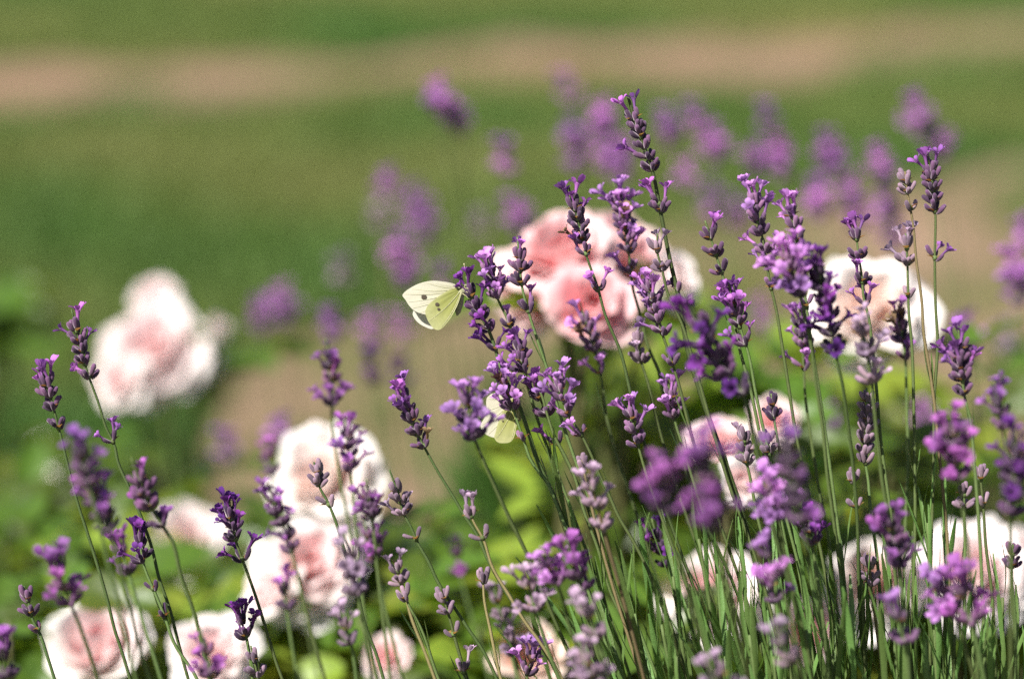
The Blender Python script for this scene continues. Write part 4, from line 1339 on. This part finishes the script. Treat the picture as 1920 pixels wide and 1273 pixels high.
def wing(root, name, rootpx, outline, D, mat, dz, bow, veins, spots=(), fan=0.0):
    """outline = photo points round the wing from its root back to its root; dz = metres from the body's middle plane towards the camera"""
    o = Vector(rootpx).to_2d()
    n = len(outline)
    org = at(o.x, o.y, D) - FW * 0
    T0 = root.location

    def P(px, py, off=0.0):
        v = Vector((px, py)) - o
        f = v.length / 115.0
        p = at(px, py, D) - FW * (dz + fan * f + bow * math.sin(min(1, f) * 3.0) + off)
        return p - T0
    ring = catmull([Vector(q).to_3d() for q in outline], 4)
    mb = MB()
    rows = []
    for t in (.02, .2, .4, .6, .8, .92, 1.0):
        row = []
        for q in ring:
            v = o + (Vector((q.x, q.y)) - o) * t
            # a slight corrugation between veins
            row.append(P(v.x, v.y, .00005 * math.sin(t * 3) * math.sin(6.28 * (math.atan2(q.y - o.y, q.x - o.x) * 4))))
        rows.append(row)
    mb.grid(rows, 0, False, [.02, .2, .4, .6, .8, .92, 1.0])
    back = MB()
    back.v = [tuple(Vector(p) + FW * .00012) for p in mb.v]
    back.g, back.f, back.m = mb.g, [f[::-1] for f in mb.f], mb.m
    mb.add(back, Matrix())
    w = put(name, mb.mesh(name, [mat]), root, WORLD[root.name])
    vb = MB()
    for (ax, ay) in veins:
        a, b = o, Vector((ax, ay))
        pts = []
        for i in range(7):
            t = .08 + .9 * i / 6
            v = a + (b - a) * t
            v += Vector((b.y - a.y, a.x - b.x)) * (.05 * math.sin(t * 3.1))
            pts.append(P(v.x, v.y, .00016))
        vb.tube(pts, [.00009, .00008, .00007, .00007, .00006, .00005, .00004], 4, 0)
    if veins:
        put('veins', vb.mesh('veins', [M_VEIN]), w, WORLD[root.name])
    for (sx, sy, r) in spots:
        sb = MB()
        c = P(sx, sy, .00032)
        ringp = []
        sb.grid([[c] * 10, [c + RT * (r * K * math.cos(k * .628) * (1 + .15 * math.sin(k * 2.2))) + UP * (r * K * .92 * math.sin(k * .628)) - FW * -.00005 for k in range(10)]], 0, True)
        put('spot', sb.mesh('spot', [M_SPOT]), w, WORLD[root.name])
    return w


def butterfly(label, D, head, thorax, tail, fore, hind, farhind, farfore, root_px, ants, perch, spots_f, spots_h, veins_f, veins_h):
    foot = at(*thorax, D)
    root = thing('butterfly', foot, label, 'butterfly')
    T = WORLD[root.name]
    B = Matrix.Translation(-foot)
    h, t, e = at(*head, D), at(*thorax, D), at(*tail, D + .001)
    mb = MB()
    ax = (h - t).normalized()
    pts = [h + ax * .0012, h + ax * .0004, h - ax * .0010, h - ax * .0018, t + ax * .001, t - ax * .001, t * .75 + e * .25, t * .45 + e * .55, t * .15 + e * .85, e]
    mb.tube([B @ p for p in pts], [.0004, .0011, .0012, .0009, .0019, .0020, .0014, .0016, .0012, .0003], 10, 0)
    body = put('body', mb.mesh('body', [M_BODY]), root, T)
    for s_ in (-1, 1):
        eb = MB()
        c = B @ (h - FW * (.0009 * s_) + ax * .0002)
        rows = []
        for i in range(6):
            a = -1.5708 + 3.1416 * i / 5
            rows.append([c + RT * (.0007 * math.cos(a) * math.cos(k * .785)) + UP * (.0007 * math.cos(a) * math.sin(k * .785)) - FW * (.0007 * math.sin(a)) for k in range(8)])
        eb.grid(rows, 0, True)
        put('eye', eb.mesh('eye', [M_EYE]), root, T)
    for i, a in enumerate(ants):
        ab = MB()
        tip = at(*a, D + .002 * (i - .5)) - foot
        s0 = B @ (h + ax * .0008)
        mid = (s0 + tip) / 2 + RT * .0004
        ab.tube([s0, mid, s0 * .08 + tip * .92, tip * .97 + s0 * .03, tip], [.00013, .00012, .00014, .0003, .00022], 5, 0)
        put('antenna', ab.mesh('antenna', [M_ANT]), root, T)
    # three pairs of legs reach to the flower it sits on; the tongue too
    pz = at(*perch, D) - foot
    for s_ in (-1, 1):
        for k in range(3):
            lb = MB()
            a = B @ (t + ax * (.0012 - .0011 * k)) - FW * (.0007 * s_)
            b = pz + UP * (.0022 - .0022 * k) - FW * (.0006 * s_)
            kn = (a + b) / 2 - FW * (.0016 * s_) + UP * .0006
            lb.tube([a, kn, b], [.00016, .00013, .0001], 4, 0)
            put('leg', lb.mesh('leg', [M_ANT]), root, T)
    tb_ = MB()
    tb_.tube([B @ (h + ax * .0009), B @ (h + ax * .003) - UP * .001, pz + UP * .0035], [.00014, .0001, .0001], 4, 0)
    put('proboscis', tb_.mesh('proboscis', [M_BODY]), root, T)
    wing(root, 'forewing', root_px, farfore, D, M_FOREF, -.0030, -.0004, (), (), -.003)
    wing(root, 'hindwing', root_px, farhind, D, M_FOREF, -.0018, -.0004, (), (), -.002)
    wing(root, 'forewing', root_px, fore, D, M_FORE, .0006, .0006, veins_f, spots_f, .001)
    wing(root, 'hindwing', root_px, hind, D, M_HIND, .0014, .0010, veins_h, spots_h, .002)


butterfly('pale butterfly with one clear black wing spot, clinging to the dark lavender spike', 1.0,
          (873, 538), (866, 545), (857, 592),
          [(864, 539), (850, 532), (830, 528), (808, 527), (786, 532), (770, 540), (758, 549), (755, 553), (761, 563), (768, 574), (775, 581), (790, 588), (804, 590), (830, 568), (862, 544)],
          [(866, 540), (850, 541), (832, 550), (815, 562), (802, 574), (798, 585), (801, 597), (807, 608), (815, 617), (822, 619), (832, 613), (838, 606), (847, 594), (856, 576), (866, 552)],
          [(862, 545), (830, 555), (790, 570), (776, 580), (773, 588), (778, 599), (786, 607), (797, 613), (808, 617), (826, 608), (850, 580), (864, 550)],
          [(862, 539), (846, 534), (826, 531), (800, 532), (780, 538), (768, 545), (762, 553), (770, 566), (784, 580), (810, 582), (840, 562), (862, 544)],
          (867, 541), [(870, 494), (889, 526)], (884, 556),
          [(795, 557, 5.2)], [(820, 571, 3.8), (823, 580, 2.8)],
          [(770, 541), (758, 551), (764, 566), (772, 578), (786, 587), (800, 530)], [(804, 602), (828, 614), (846, 594)])
butterfly('second pale butterfly half hidden behind lavender flowers, its wings below the lilac bunch', 1.012,
          (974, 734), (969, 742), (974, 790),
          [(966, 741), (950, 738), (930, 740), (914, 744), (912, 750), (912, 770), (907, 785), (901, 797), (904, 808), (915, 816), (928, 820), (945, 780), (966, 748)],
          [(969, 744), (955, 752), (944, 768), (935, 790), (929, 810), (927, 820), (933, 828), (944, 830), (958, 827), (964, 818), (968, 800), (973, 775), (972, 752)],
          [(966, 746), (940, 760), (918, 790), (912, 805), (918, 816), (930, 822), (945, 815), (962, 780), (969, 750)],
          [(966, 742), (950, 736), (930, 737), (918, 741), (914, 752), (912, 772), (908, 790), (930, 800), (950, 775), (966, 748)],
          (969, 743), [(1000, 707), (966, 705)], (985, 750),
          [(936, 787, 2.6)], [(943, 789, 1.8)],
          [(913, 747), (911, 770), (902, 797), (914, 815), (926, 818)], [(930, 822), (958, 826)])
